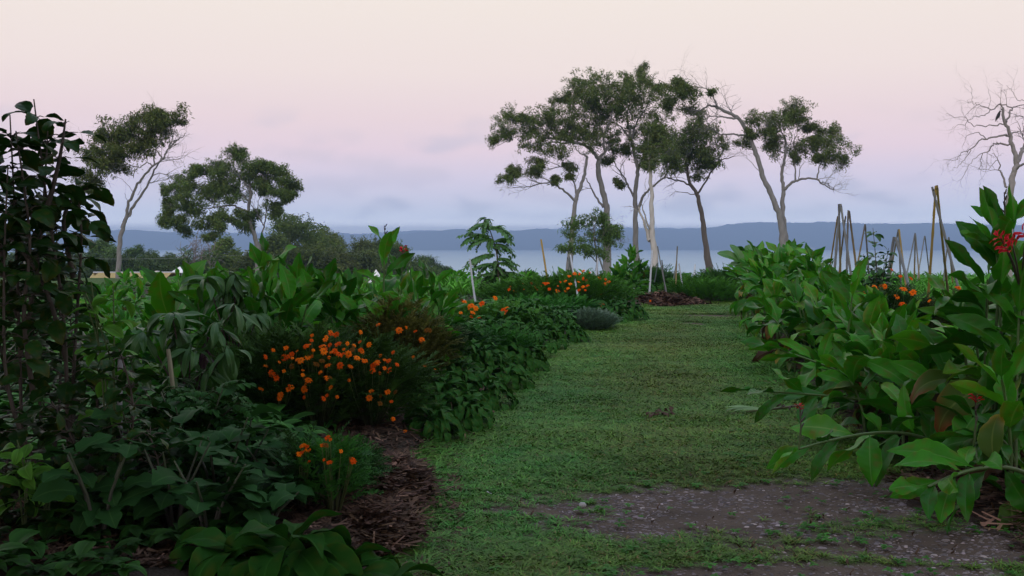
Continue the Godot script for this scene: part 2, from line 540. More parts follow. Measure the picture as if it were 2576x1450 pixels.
# ---------------------------------------------------------------- trees
# limbs: [points on the photograph, radius at start, radius at end, how far it runs away from us]; the first is the trunk
# clumps: Vector4(centre, half width, half height) on the photograph
func gum(called: String, label: String, d: float, limbs: Array, clumps: Array, o := {}) -> Node3D:
	rng.seed = hash(label)
	var bark0: Color = o.get("bark", Color(0.215, 0.21, 0.205))
	var bark1: Color = o.get("bark_top", bark0 * 0.75)
	var first = limbs[0][0][0]
	var foot := P(first.x, first.y, d)
	var ground := gh(foot.x, foot.z)
	var root := thing(called, label, o.get("category", "tree"), Vector3(foot.x, ground, foot.z), o.get("group", ""))
	var org := root.position
	var bm := mat("bark", Color.WHITE, 0.9)
	var nodes := []   # [photo point, depth, radius]
	var twigs := MB.new()
	for k in limbs.size():
		var l = limbs[k]
		var start := d
		var slim: float = o.get("slim", 0.64)
		var r0: float = l[1] * slim
		if k > 0:
			var best := 1e9
			for q in nodes:
				var e: float = q[0].distance_to(l[0][0])
				if e < best:
					best = e
					start = q[1]
					r0 = minf(l[1] * slim, q[2])
		var flat := catmull(l[0], 4)
		var pts := []
		var rr := []
		var run: float = l[3] if l.size() > 3 else rnd(-1.5, 1.5)
		for q in flat.size():
			var f := float(q) / (flat.size() - 1)
			var dd := start + run * f
			var p := P(flat[q].x, flat[q].y, dd) - org
			if k == 0 and q == 0:
				p.y = -0.3
			else:
				p += rvec(0.02 + 0.12 * (1.0 - l[2] / maxf(l[1], 0.01)) * 0.3)
			pts.append(p)
			var r := lerpf(r0, l[2] * slim, pow(f, 0.8))
			if k == 0:
				r *= 1.0 + 0.45 * exp(-f * 14.0)
			rr.append(r)
			nodes.append([flat[q], dd, r])
		var mb := MB.new()
		mb.tube(pts, rr, 8 if l[1] > 0.06 else 5, bark0 if k == 0 else bark0.lerp(bark1, 0.5), bark0.lerp(bark1, 0.6) if k == 0 else bark1, 0.1)
		part("trunk" if k == 0 else "branch", mb.mesh(), bm, root)
		# bare twigs along the outer half
		var tw: float = o.get("twigs", 0.35)
		for q in range(pts.size() / 2, pts.size()):
			if rng.randf() < tw and k > 0:
				var a: Vector3 = pts[q]
				var dir: Vector3 = ((pts[q] - pts[q - 1]).normalized() + rvec(0.9) + Vector3(0, o.get("lift", 0.25), 0)).normalized()
				twig(twigs, a, dir, rnd(0.5, 1.5) * o.get("twig_size", 1.0), minf(rr[q] * 0.5, 0.03), bark1, 2)
	var places := []
	var tints := []
	var m_per := d / F
	var dens: float = o.get("density", 1.0)
	var size: float = o.get("spray", 0.36)
	for c in clumps:
		var at2 := Vector2(c.x, c.y)
		var near = nodes[0]
		var best := 1e9
		for q in nodes:
			var e: float = q[0].distance_to(at2 + Vector2(0, c.w * 0.6)) - 0.0
			if e < best:
				best = e
				near = q
		var dep: float = near[1] + rnd(-0.9, 0.9) * (best * 0.35 + c.z * 0.9) * m_per
		var ctr := P(c.x, c.y, dep) - org
		var root_p := P(near[0].x, near[0].y, near[1]) - org
		var mid := root_p.lerp(ctr, 0.5) + rvec(0.25) + Vector3(0, -0.05 * best * m_per, 0)
		var path := catmull([root_p, mid, ctr], 5)
		twigs.tube(path, range(path.size()).map(func(e): return lerpf(minf(near[2] * 0.6, 0.05), 0.014, e / 10.0)), 4, bark1, bark1)
		var ra: float = c.z * m_per * float(o.get("full", 1.15))
		var rb: float = c.w * m_per * float(o.get("full", 1.15))
		var subs := []
		var nsub := 6 + int(ra * rb * 8.0)
		for s in nsub:
			var u := rvec(1.0)
			while u.length() > 1.0:
				u = rvec(1.0)
			u = u * Vector3(ra, rb, ra * 0.9) * 0.95
			subs.append(ctr + u)
			var w := ctr + u
			var j := path[rng.randi_range(5, path.size() - 1)] as Vector3
			twigs.tube([j, j.lerp(w, 0.5) + rvec(0.08), w], [0.014, 0.009, 0.005], 3, bark1, bark1 * 0.8)
		var total := int(dens * (16.0 + 18.0 * nsub))
		for s in total:
			var u := rvec(1.0)
			while u.length() > 1.0:
				u = rvec(1.0)
			var p := ctr + u * Vector3(ra, rb, ra * 0.9)
			# push the clump out of round, then keep leaves only where a finer field is high
			var w := p + org
			p += Vector3(noise.get_noise_3d(w.x * 7.0, w.y * 7.0, w.z * 7.0), 0.7 * noise.get_noise_3d(w.x * 7.0 + 60.0, w.y * 7.0, w.z * 7.0), noise.get_noise_3d(w.x * 7.0, w.y * 7.0 + 60.0, w.z * 7.0)) * (0.7 + 0.9 * ra)
			var keep := noise.get_noise_3d(w.x * 17.0, w.y * 24.0, w.z * 17.0) + 0.5 * fine.get_noise_3d(w.x * 12.0, w.y * 14.0, w.z * 12.0)
			if keep < -0.04 + 0.55 * (u.length() - 0.6):
				continue
			var sc := size * rnd(0.6, 1.25)
			places.append(Transform3D(Basis(Vector3.UP, rnd(0, TAU)).rotated(Vector3.RIGHT, rnd(-0.5, 0.5)).scaled(Vector3.ONE * sc), p))
			var g := rnd(0.75, 1.25)
			var hue: Color = o.get("tint", Color.WHITE)
			tints.append(Color(hue.r * g * rnd(0.9, 1.15), hue.g * g, hue.b * g * rnd(0.85, 1.1)))
	if twigs.v.size():
		var tp := part("twigs", twigs.mesh(), bm, root)
		tp.set_meta("kind", "stuff")
	if places.size():
		scatter("foliage", kinds.gum_spray.mesh[rng.randi() % 4], mat("gum_leaf", Color.WHITE, 0.55, 0.45, 0.35), places, tints, root)
	return root


func twig(mb: MB, a: Vector3, dir: Vector3, l: float, r: float, col: Color, deep: int) -> void:
	var pts := [a]
	var p := a
	var d := dir
	for k in 4:
		d = (d + rvec(0.32)).normalized()
		p += d * l * 0.25
		pts.append(p)
	mb.tube(pts, [r, r * 0.85, r * 0.65, r * 0.5, r * 0.3], 3 if r < 0.012 else 4, col, col)
	if deep > 0:
		for k in [1, 2, 3, 4]:
			if rng.randf() < 0.75:
				twig(mb, pts[k], (d + rvec(0.95)).normalized(), l * rnd(0.45, 0.7), r * 0.6, col, deep - 1)


func S(a: Array, ox := 0.0, oy := 0.0, k := 1.0) -> Array:
	# a flat list of crop coordinates to points on the photograph
	var out := []
	for q in range(0, a.size(), 2):
		out.append(Vector2(ox + a[q] * k, oy + a[q + 1] * k))
	return out


func S4(a: Array, ox := 0.0, oy := 0.0, k := 1.0) -> Array:
	var out := []
	for q in range(0, a.size(), 4):
		out.append(Vector4(ox + a[q] * k, oy + a[q + 1] * k, a[q + 2] * k, a[q + 3] * k))
	return out


# A tree far off: crown of clumps over a short trunk
func far_tree(called: String, label: String, px: float, top: float, half: float, d: float, o := {}) -> Node3D:
	rng.seed = hash(label) + int(px)
	var p := P(px, top, d)
	var g := gh(p.x, p.z)
	var height := p.y - g
	var r := half * d / F
	var root := thing(called, label, "tree", Vector3(p.x, g, p.z), o.get("group", ""))
	var crown_low: float = o.get("low", 0.25)
	var bark := Color(0.16, 0.14, 0.12)
	var mb := MB.new()
	mb.tube([Vector3(0, -0.4, 0), Vector3(rnd(-0.2, 0.2), height * 0.4, 0), Vector3(rnd(-0.4, 0.4), height * 0.8, 0)], [0.2, 0.15, 0.05], 6, bark, bark)
	part("trunk", mb.mesh(), mat("bark", Color.WHITE, 0.9), root)
	var places := []
	var tints := []
	var hue: Color = o.get("tint", Color.WHITE)
	var ch := height * (1.0 - crown_low)
	var n := int(o.get("clumps", 16))
	var lim := MB.new()
	for k in n:
		var u := rvec(1.0)
		while u.length() > 1.0:
			u = rvec(1.0)
		u = u.normalized() * pow(u.length(), 0.35)
		var q := 1.0 - 0.35 * absf(u.y)
		var c := Vector3(u.x * r * 1.05 * q, height * crown_low + ch * (0.48 + 0.5 * u.y), u.z * r * q)
		var sub := minf(r * 0.42, ch * 0.3)
		lim.tube([Vector3(0, height * 0.35, 0), Vector3(c.x * 0.4, c.y * 0.75, c.z * 0.4), c], [0.09, 0.05, 0.02], 4, bark, bark)
		var shade := rnd(0.75, 1.3)
		for s in int(o.get("per", 26)):
			var w := Vector3(rng.randfn(0, 0.5), rng.randfn(0, 0.38), rng.randfn(0, 0.5)) * sub
			places.append(Transform3D(Basis(Vector3.UP, rnd(0, TAU)).rotated(Vector3.RIGHT, rnd(-0.6, 0.6)).scaled(Vector3.ONE * rnd(0.7, 1.3) * o.get("spray", 0.75)), c + w))
			var e := shade * rnd(0.8, 1.2)
			tints.append(Color(hue.r * e, hue.g * e, hue.b * e))
	var lp := part("branches", lim.mesh(), mat("bark", Color.WHITE, 0.9), root)
	lp.set_meta("kind", "stuff")
	scatter("foliage", kinds.gum_spray.mesh[rng.randi() % 4], mat("gum_leaf", Color.WHITE, 0.55, 0.45, 0.35), places, tints, root)
	return root


func build_trees() -> void:
	var K := 0.43365
	# --- the tall stand beside the sea
	var X := 1194.9
	var Y := 125.8
	gum("gum_tree", "slender gum tree left of the stand, long bare limb reaching left with sparse leaf tufts", 68.0, [
		[S([545, 1280, 560, 1100, 580, 900, 592, 850, 615, 790, 635, 720, 650, 620], X, Y, K), 0.27, 0.13, 0.5],
		[S([585, 880, 520, 820, 470, 785, 420, 770, 340, 790, 270, 800, 190, 800], X, Y, K), 0.13, 0.025, -2.0],
		[S([590, 850, 570, 760, 540, 700, 500, 680, 440, 690, 390, 690], X, Y, K), 0.1, 0.02, 2.0],
		[S([470, 785, 400, 745, 340, 715, 300, 700, 250, 690], X, Y, K), 0.07, 0.02, 1.0],
		[S([500, 680, 450, 655, 400, 650], X, Y, K), 0.045, 0.015, 1.0],
		[S([650, 620, 610, 600, 580, 570], X, Y, K), 0.1, 0.03, -1.0],
		[S([575, 770, 600, 720, 590, 660], X, Y, K), 0.04, 0.012, -1.0],
	], S4([190, 745, 48, 38, 235, 720, 35, 25, 150, 770, 22, 35, 320, 690, 45, 18, 335, 635, 40, 20, 360, 690, 25, 16, 215, 700, 18, 16, 555, 685, 28, 22, 540, 730, 26, 22, 470, 750, 12, 14], X, Y, K), {"spray": 0.34, "density": 1.1, "twigs": 0.75})
	gum("gum_tree", "big forked gum tree with the widest dark crown, spreading to the left over the stand", 70.0, [
		[S([765, 1230, 765, 950, 755, 880, 735, 800, 715, 700, 720, 640], X, Y, K), 0.33, 0.24, 0.0],
		[S([720, 640, 690, 600, 650, 560, 590, 540, 520, 540, 440, 540, 380, 560, 350, 600], X, Y, K), 0.22, 0.03, -1.5],
		[S([590, 540, 480, 520, 400, 510, 330, 490, 230, 510, 120, 560], X, Y, K), 0.13, 0.02, 1.5],
		[S([480, 520, 400, 470, 320, 440, 240, 440], X, Y, K), 0.08, 0.02, -2.0],
		[S([720, 640, 760, 580, 800, 535, 850, 525], X, Y, K), 0.18, 0.05, 1.0],
		[S([750, 595, 745, 500, 720, 440, 700, 380, 660, 300, 650, 200], X, Y, K), 0.14, 0.02, 0.0],
		[S([745, 500, 790, 400, 800, 320, 780, 210], X, Y, K), 0.1, 0.02, -1.5],
		[S([720, 440, 640, 420, 580, 360, 560, 290], X, Y, K), 0.09, 0.02, 1.5],
		[S([742, 910, 700, 850, 670, 790, 640, 740], X, Y, K), 0.14, 0.04, 1.0],
		[S([440, 540, 400, 590, 385, 610], X, Y, K), 0.05, 0.015, -1.0],
	], S4([185, 450, 70, 42, 150, 490, 40, 35, 290, 400, 80, 55, 380, 430, 80, 60, 300, 480, 90, 45, 420, 500, 80, 40, 340, 545, 50, 22, 215, 400, 50, 30, 130, 525, 22, 22, 480, 450, 70, 60, 440, 370, 60, 30, 460, 290, 26, 36, 500, 275, 22, 16, 600, 250, 75, 65, 555, 330, 50, 70, 570, 220, 40, 40, 680, 215, 90, 55, 640, 300, 90, 60, 640, 400, 95, 60, 560, 430, 60, 55, 760, 230, 80, 60, 790, 300, 85, 70, 820, 210, 70, 45, 770, 390, 80, 60, 700, 330, 80, 60, 720, 500, 95, 42, 650, 520, 50, 35, 780, 530, 70, 35, 560, 500, 60, 35, 480, 580, 60, 25, 380, 560, 50, 20], X, Y, K), {"density": 1.0, "twigs": 0.25, "full": 1.3})
	gum("gum_tree", "straight gum tree in the middle of the stand, tallest spiky top and arched right limb", 72.0, [
		[S([945, 1270, 930, 1100, 930, 950, 932, 850, 935, 760, 945, 690, 925, 600, 905, 520, 890, 440], X, Y, K), 0.3, 0.14, 0.0],
		[S([930, 870, 900, 810, 870, 750, 830, 690, 800, 640], X, Y, K), 0.14, 0.04, 1.0],
		[S([940, 930, 970, 860, 1000, 820, 1050, 775, 1100, 740, 1120, 690, 1140, 640], X, Y, K), 0.17, 0.06, -1.5],
		[S([945, 690, 960, 650, 990, 610, 1010, 570], X, Y, K), 0.12, 0.04, 1.0],
		[S([905, 520, 860, 460, 820, 430, 780, 400], X, Y, K), 0.1, 0.03, -1.0],
		[S([905, 520, 930, 440, 960, 380, 1000, 330, 1010, 250, 990, 150], X, Y, K), 0.12, 0.02, 1.5],
		[S([890, 440, 880, 370, 900, 300, 900, 200], X, Y, K), 0.11, 0.02, -1.0],
		[S([960, 380, 1030, 360, 1080, 310, 1090, 230], X, Y, K), 0.08, 0.02, 1.0],
		[S([1010, 570, 1060, 500, 1090, 440], X, Y, K), 0.08, 0.02, -1.0],
		[S([880, 770, 845, 730, 800, 695], X, Y, K), 0.06, 0.03, 1.0],
	], S4([985, 125, 22, 38, 1005, 180, 42, 45, 900, 165, 40, 28, 930, 230, 60, 45, 960, 270, 50, 35, 870, 280, 60, 50, 1060, 210, 45, 45, 1040, 270, 50, 35, 880, 350, 45, 40, 960, 340, 60, 30, 1080, 400, 75, 36, 1030, 430, 60, 35, 980, 490, 75, 50, 930, 470, 40, 35, 1030, 540, 75, 60, 1000, 610, 45, 50, 1090, 520, 70, 55, 1110, 590, 60, 45, 1040, 480, 70, 40, 860, 590, 30, 30, 800, 600, 25, 35, 770, 635, 22, 18, 850, 770, 26, 24, 890, 560, 35, 30, 1130, 640, 50, 40, 970, 665, 20, 28], X, Y, K), {"density": 0.9, "twigs": 0.6, "full": 1.3})
	gum("gum_tree", "pale white barked gum with a low fork and straight bare trunk", 64.0, [
		[S([1045, 1330, 1035, 1130, 1025, 1000, 1025, 850, 1015, 690, 1005, 600, 1010, 500, 1030, 400], X, Y, K), 0.34, 0.04, 3.0],
		[S([1015, 1110, 990, 1030, 965, 960, 950, 915], X, Y, K), 0.2, 0.07, 0.4],
		[S([1015, 1050, 990, 980, 965, 890], X, Y, K), 0.12, 0.04, -0.8],
		[S([1010, 640, 1040, 560, 1080, 500], X, Y, K), 0.1, 0.03, 1.0],
		[S([990, 810, 985, 770, 1000, 735], X, Y, K), 0.03, 0.012, -0.4],
	], S4([1010, 600, 55, 50, 1060, 560, 50, 40, 1090, 500, 45, 40, 1000, 650, 40, 34, 1020, 500, 60, 50, 1000, 440, 50, 40, 1040, 640, 40, 30], X, Y, K), {"density": 1.2, "bark": Color(0.42, 0.4, 0.37), "bark_top": Color(0.36, 0.34, 0.31), "twigs": 0.2})
	gum("gum_tree", "dark trunked gum right of the stand with thick low crown and bare right limb", 76.0, [
		[S([1362, 1285, 1335, 1100, 1320, 980, 1300, 880, 1285, 830, 1250, 780, 1235, 720, 1225, 650], X, Y, K), 0.33, 0.14, 0.0],
		[S([1290, 838, 1340, 760, 1390, 680, 1420, 640, 1470, 630, 1500, 620], X, Y, K), 0.13, 0.03, -1.0],
		[S([1250, 790, 1210, 765, 1160, 755, 1110, 740], X, Y, K), 0.11, 0.06, 1.0],
		[S([1275, 842, 1220, 830, 1160, 822, 1130, 850], X, Y, K), 0.06, 0.012, -1.0],
		[S([1225, 650, 1260, 560, 1300, 500, 1340, 450], X, Y, K), 0.1, 0.02, -1.0],
		[S([1225, 650, 1180, 580, 1150, 520], X, Y, K), 0.09, 0.02, 1.0],
		[S([1235, 720, 1180, 690, 1140, 650], X, Y, K), 0.07, 0.02, -1.0],
		[S([1420, 640, 1410, 600, 1395, 580], X, Y, K), 0.03, 0.01, 0.3],
		[S([1240, 640, 1300, 600, 1370, 560], X, Y, K), 0.08, 0.02, 1.5],
	], S4([1300, 405, 50, 22, 1260, 440, 50, 30, 1350, 480, 55, 45, 1385, 540, 48, 50, 1320, 540, 60, 50, 1250, 500, 70, 50, 1190, 520, 60, 45, 1200, 580, 75, 50, 1270, 580, 70, 50, 1290, 640, 75, 40, 1350, 620, 55, 45, 1140, 600, 50, 45, 1150, 660, 40, 30, 1210, 650, 45, 35, 1290, 700, 26, 42, 1320, 660, 45, 40, 1370, 650, 30, 25], X, Y, K), {"bark": Color(0.13, 0.11, 0.1), "density": 1.1, "twigs": 0.5, "full": 1.25})
	X = 1698.1
	gum("gum_tree", "gum whose long trunk leans left and arches over with bare dead limbs", 66.0, [
		[S([640, 1200, 625, 1100, 610, 970, 570, 870, 530, 780, 500, 700, 470, 600, 440, 530, 410, 460, 370, 400, 320, 370, 270, 345, 230, 328], X, Y, K), 0.33, 0.13, 0.5],
		[S([230, 328, 190, 325, 150, 350, 100, 350, 50, 330], X, Y, K), 0.12, 0.03, 0.5],
		[S([250, 335, 225, 290, 205, 245, 150, 215, 90, 210, 40, 210], X, Y, K), 0.08, 0.02, -1.0],
		[S([370, 400, 310, 395, 270, 390, 200, 385, 190, 400], X, Y, K), 0.11, 0.03, -1.0],
		[S([415, 505, 370, 495, 340, 490, 260, 490, 210, 455, 160, 475], X, Y, K), 0.13, 0.03, 1.0],
		[S([452, 585, 400, 560, 340, 545, 280, 540], X, Y, K), 0.05, 0.012, 0.6],
		[S([492, 708, 440, 650, 405, 610, 380, 585], X, Y, K), 0.035, 0.01, -0.6],
		[S([330, 375, 325, 355, 318, 345], X, Y, K), 0.07, 0.05, 0.0],
		[S([250, 338, 230, 290, 190, 240, 170, 190], X, Y, K), 0.04, 0.01, 0.5],
		[S([205, 390, 185, 340, 195, 310], X, Y, K), 0.05, 0.02, 0.4],
	], S4([205, 230, 26, 22, 60, 190, 40, 20, 20, 210, 40, 25, 80, 250, 40, 25, 40, 290, 60, 26, -10, 250, 50, 25, 90, 330, 36, 18, -20, 330, 40, 25, 400, 530, 24, 28, 425, 480, 14, 24], X, Y, K), {"twigs": 0.85, "spray": 0.38, "density": 1.0})
	gum("gum_tree", "upright gum with rounded crown and bent bare limb pointing right, rightmost of the living gums", 66.5, [
		[S([652, 1200, 640, 1080, 625, 960, 625, 870, 630, 810, 620, 740, 630, 660, 645, 580, 640, 510], X, Y, K), 0.3, 0.1, 0.5],
		[S([635, 812, 680, 770, 720, 755, 770, 748, 820, 755, 870, 785, 905, 810, 920, 808], X, Y, K), 0.15, 0.035, -1.0],
		[S([918, 808, 930, 785, 960, 775], X, Y, K), 0.025, 0.01, 0.2],
		[S([700, 762, 695, 680, 700, 600, 690, 540, 710, 480, 720, 420], X, Y, K), 0.09, 0.02, 1.0],
		[S([720, 755, 722, 700, 750, 650], X, Y, K), 0.05, 0.02, -1.0],
		[S([825, 752, 835, 690, 850, 640, 875, 600], X, Y, K), 0.09, 0.03, 0.6],
		[S([640, 520, 610, 460, 570, 420, 520, 410], X, Y, K), 0.07, 0.02, -1.0],
		[S([645, 580, 680, 510, 640, 440, 650, 370], X, Y, K), 0.06, 0.02, 1.0],
		[S([850, 640, 900, 660, 960, 650], X, Y, K), 0.04, 0.015, -0.7],
		[S([622, 700, 618, 685, 617, 675], X, Y, K), 0.05, 0.04, 0.0],
	], S4([690, 325, 75, 30, 640, 350, 40, 40, 720, 380, 55, 40, 660, 400, 60, 35, 570, 385, 55, 28, 470, 405, 50, 32, 540, 440, 75, 36, 600, 470, 50, 38, 530, 490, 50, 25, 560, 560, 38, 42, 600, 530, 35, 35, 690, 560, 50, 45, 740, 580, 45, 40, 700, 640, 30, 26, 760, 460, 30, 16, 830, 450, 30, 25, 880, 480, 55, 38, 850, 540, 45, 40, 930, 540, 55, 45, 960, 600, 50, 40, 910, 650, 50, 30, 1000, 655, 35, 26, 800, 640, 22, 18, 800, 520, 24, 18, 885, 600, 45, 35], X, Y, K), {"density": 1.05, "twigs": 0.5})
	# --- the dead tree at the right
	X = 2057.8
	gum("dead_tree", "leafless grey dead tree with tangled drooping branches at the right", 40.0, [
		[S([1095, 1250, 1105, 1000, 1120, 800, 1135, 720, 1150, 660, 1135, 580, 1110, 490, 1085, 420, 1065, 340], X, Y, K), 0.245, 0.073, 0.3],
		[S([1150, 660, 1180, 600, 1195, 550, 1230, 470, 1240, 400], X, Y, K), 0.139, 0.052, 1.0],
		[S([1145, 695, 1195, 665, 1260, 630, 1330, 560], X, Y, K), 0.085, 0.032, -1.0],
		[S([1110, 500, 1050, 500, 980, 510, 920, 540, 890, 580, 840, 600, 800, 630, 730, 640], X, Y, K), 0.064, 0.008, -1.2],
		[S([1128, 552, 1060, 545, 1020, 545, 990, 580, 950, 600, 945, 650, 930, 700], X, Y, K), 0.064, 0.008, 0.8],
		[S([1065, 350, 1060, 315, 1000, 345, 950, 320, 900, 310, 860, 300], X, Y, K), 0.053, 0.010, 0.5],
		[S([900, 310, 895, 270, 890, 250, 890, 200], X, Y, K), 0.019, 0.005, 0.2],
		[S([990, 345, 1000, 290, 990, 225], X, Y, K), 0.017, 0.005, -0.2],
		[S([1085, 420, 1110, 370, 1130, 340, 1160, 330, 1220, 320], X, Y, K), 0.064, 0.021, 0.6],
		[S([1130, 340, 1090, 320, 1060, 315], X, Y, K), 0.043, 0.032, 0.2],
		[S([1210, 300, 1170, 290, 1140, 270, 1120, 230, 1095, 208], X, Y, K), 0.031, 0.008, 0.3],
		[S([1075, 430, 1000, 440, 900, 440, 850, 400, 790, 385, 740, 365], X, Y, K), 0.043, 0.006, 0.4],
		[S([980, 510, 910, 480, 860, 510, 840, 560], X, Y, K), 0.031, 0.006, -0.6],
		[S([1000, 345, 960, 380, 900, 390, 850, 430, 800, 440, 770, 460], X, Y, K), 0.031, 0.006, -0.4],
		[S([950, 600, 900, 640, 860, 700, 830, 790], X, Y, K), 0.026, 0.005, 0.4],
		[S([890, 580, 850, 640, 800, 680, 760, 710], X, Y, K), 0.026, 0.005, -0.4],
		[S([1110, 490, 1150, 480, 1195, 470], X, Y, K), 0.043, 0.021, 0.3],
		[S([1095, 800, 1075, 730, 1055, 690, 1040, 640, 1010, 600], X, Y, K), 0.075, 0.013, 0.4],
		[S([1040, 640, 990, 690, 940, 690, 870, 670], X, Y, K), 0.021, 0.005, 0.2],
		[S([930, 690, 950, 730, 940, 785], X, Y, K), 0.015, 0.004, 0.2],
		[S([860, 700, 820, 760, 780, 740], X, Y, K), 0.015, 0.004, -0.2],
	], [], {"bark": Color(0.3, 0.28, 0.265), "bark_top": Color(0.17, 0.15, 0.145), "twigs": 0.55, "twig_size": 0.6, "lift": -0.2})
	# --- left gums
	gum("gum_tree", "leaning gum with swept crown, two stems crossing, in front of the yellow roof", 58.0, [
		[S([676, 1260, 680, 1215, 690, 1060, 695, 960, 715, 880, 737, 815], 0, 188.7, K), 0.24, 0.17, 0.2],
		[S([737, 815, 745, 740, 790, 650, 830, 590, 890, 530, 940, 490, 965, 450, 1000, 400, 1050, 370, 1080, 340], 0, 188.7, K), 0.14, 0.025, -0.8],
		[S([742, 820, 790, 740, 840, 670, 880, 590, 910, 520, 960, 482], 0, 188.7, K), 0.14, 0.05, 1.0],
		[S([940, 490, 910, 440, 850, 400, 800, 360], 0, 188.7, K), 0.07, 0.02, 1.0],
		[S([885, 530, 850, 510, 800, 540, 740, 520, 660, 560, 590, 620, 540, 660], 0, 188.7, K), 0.06, 0.015, -1.0],
		[S([965, 450, 990, 400, 1010, 320, 1040, 270], 0, 188.7, K), 0.06, 0.015, 0.6],
		[S([890, 525, 900, 450, 940, 380, 940, 320, 940, 240], 0, 188.7, K), 0.07, 0.015, -0.6],
		[S([740, 745, 732, 715, 725, 690], 0, 188.7, K), 0.03, 0.012, 0.0],
		[S([780, 680, 740, 640, 700, 600, 640, 580], 0, 188.7, K), 0.03, 0.01, 0.8],
		[S([800, 700, 815, 660, 815, 620], 0, 188.7, K), 0.025, 0.01, 0.2],
		[S([850, 400, 760, 400, 660, 380, 600, 420], 0, 188.7, K), 0.06, 0.015, -0.6],
		[S([600, 420, 500, 425, 420, 430, 380, 440, 330, 480, 250, 520], 0, 188.7, K), 0.045, 0.03, 0.8],
		[S([500, 425, 480, 370, 455, 300], 0, 188.7, K), 0.02, 0.006, 0.2],
		[S([440, 430, 400, 400, 385, 310], 0, 188.7, K), 0.02, 0.006, -0.2],
		[S([380, 440, 340, 390, 290, 350], 0, 188.7, K), 0.018, 0.006, 0.2],
	], S4([955, 215, 50, 28, 1035, 240, 45, 35, 1088, 270, 18, 18, 890, 230, 50, 40, 820, 260, 70, 45, 900, 310, 75, 50, 985, 300, 60, 45, 680, 300, 65, 36, 740, 300, 60, 40, 640, 350, 60, 50, 760, 370, 75, 60, 850, 370, 65, 50, 560, 340, 26, 28, 600, 400, 60, 45, 680, 440, 75, 50, 560, 450, 50, 50, 520, 500, 40, 42, 580, 530, 60, 40, 530, 590, 45, 40, 640, 510, 70, 45, 740, 470, 65, 45, 830, 440, 55, 40, 510, 640, 30, 24, 570, 600, 40, 25, 435, 460, 10, 10, 930, 380, 50, 35], 0, 188.7, K), {"density": 1.1, "tint": Color(1.0, 0.95, 0.85), "twigs": 0.5})
	gum("gum_tree", "broad domed gum with hanging lower foliage, left of the headland", 78.0, [
		[S([1150, 1330, 1135, 1180, 1110, 1060, 1070, 950, 1050, 870, 1040, 780, 1050, 680, 1065, 600, 1050, 500], 377.3, 345.9, 0.23861), 0.33, 0.12, 0.0],
		[S([1150, 1200, 1190, 1000, 1205, 900, 1230, 780, 1240, 600, 1250, 480], 377.3, 345.9, 0.23861), 0.12, 0.03, -0.8],
		[S([1140, 800, 1100, 760, 1060, 700], 377.3, 345.9, 0.23861), 0.08, 0.04, -0.8],
		[S([1200, 930, 1160, 860, 1130, 780, 1150, 640, 1160, 560], 377.3, 345.9, 0.23861), 0.07, 0.02, 0.5],
		[S([1040, 790, 950, 750, 880, 720, 800, 720, 700, 740, 560, 760, 420, 820, 300, 900], 377.3, 345.9, 0.23861), 0.14, 0.02, -1.2],
		[S([1050, 680, 960, 600, 850, 520, 720, 450, 560, 430], 377.3, 345.9, 0.23861), 0.12, 0.02, 1.4],
		[S([1055, 620, 1000, 480, 900, 360, 850, 220], 377.3, 345.9, 0.23861), 0.1, 0.02, -0.6],
		[S([1230, 780, 1300, 700, 1380, 600, 1420, 480], 377.3, 345.9, 0.23861), 0.06, 0.02, 0.6],
		[S([1205, 850, 1280, 800, 1350, 800], 377.3, 345.9, 0.23861), 0.03, 0.012, 0.4],
		[S([800, 720, 720, 850, 640, 980, 580, 1060], 377.3, 345.9, 0.23861), 0.05, 0.015, -0.8],
		[S([420, 820, 500, 940, 420, 1000, 330, 1010], 377.3, 345.9, 0.23861), 0.03, 0.01, 0.6],
	], S4([850, 175, 80, 42, 720, 270, 80, 55, 960, 250, 100, 50, 1090, 290, 90, 50, 1230, 280, 80, 45, 1340, 350, 80, 65, 1430, 450, 55, 60, 1480, 500, 34, 36, 570, 350, 75, 40, 490, 330, 30, 30, 420, 400, 70, 45, 310, 460, 75, 50, 240, 550, 60, 60, 200, 680, 48, 55, 190, 800, 48, 50, 170, 890, 40, 36, 320, 880, 60, 50, 330, 1000, 60, 34, 420, 700, 80, 70, 300, 620, 70, 60, 560, 540, 110, 85, 720, 470, 120, 90, 880, 400, 120, 90, 1060, 420, 95, 70, 1190, 470, 80, 60, 660, 660, 90, 75, 800, 600, 95, 75, 950, 560, 90, 60, 590, 860, 70, 48, 460, 800, 70, 50, 580, 1070, 40, 44, 740, 840, 80, 50, 860, 870, 52, 45, 760, 980, 55, 40, 960, 920, 50, 45, 950, 800, 55, 50, 1100, 800, 36, 28, 1310, 550, 80, 55, 1400, 620, 55, 50, 1440, 660, 36, 30, 1290, 700, 45, 50, 1380, 790, 30, 28, 1165, 580, 30, 24], 377.3, 345.9, 0.23861), {"density": 1.35, "spray": 0.44, "tint": Color(0.95, 1.05, 0.9), "twigs": 0.3, "full": 1.35})
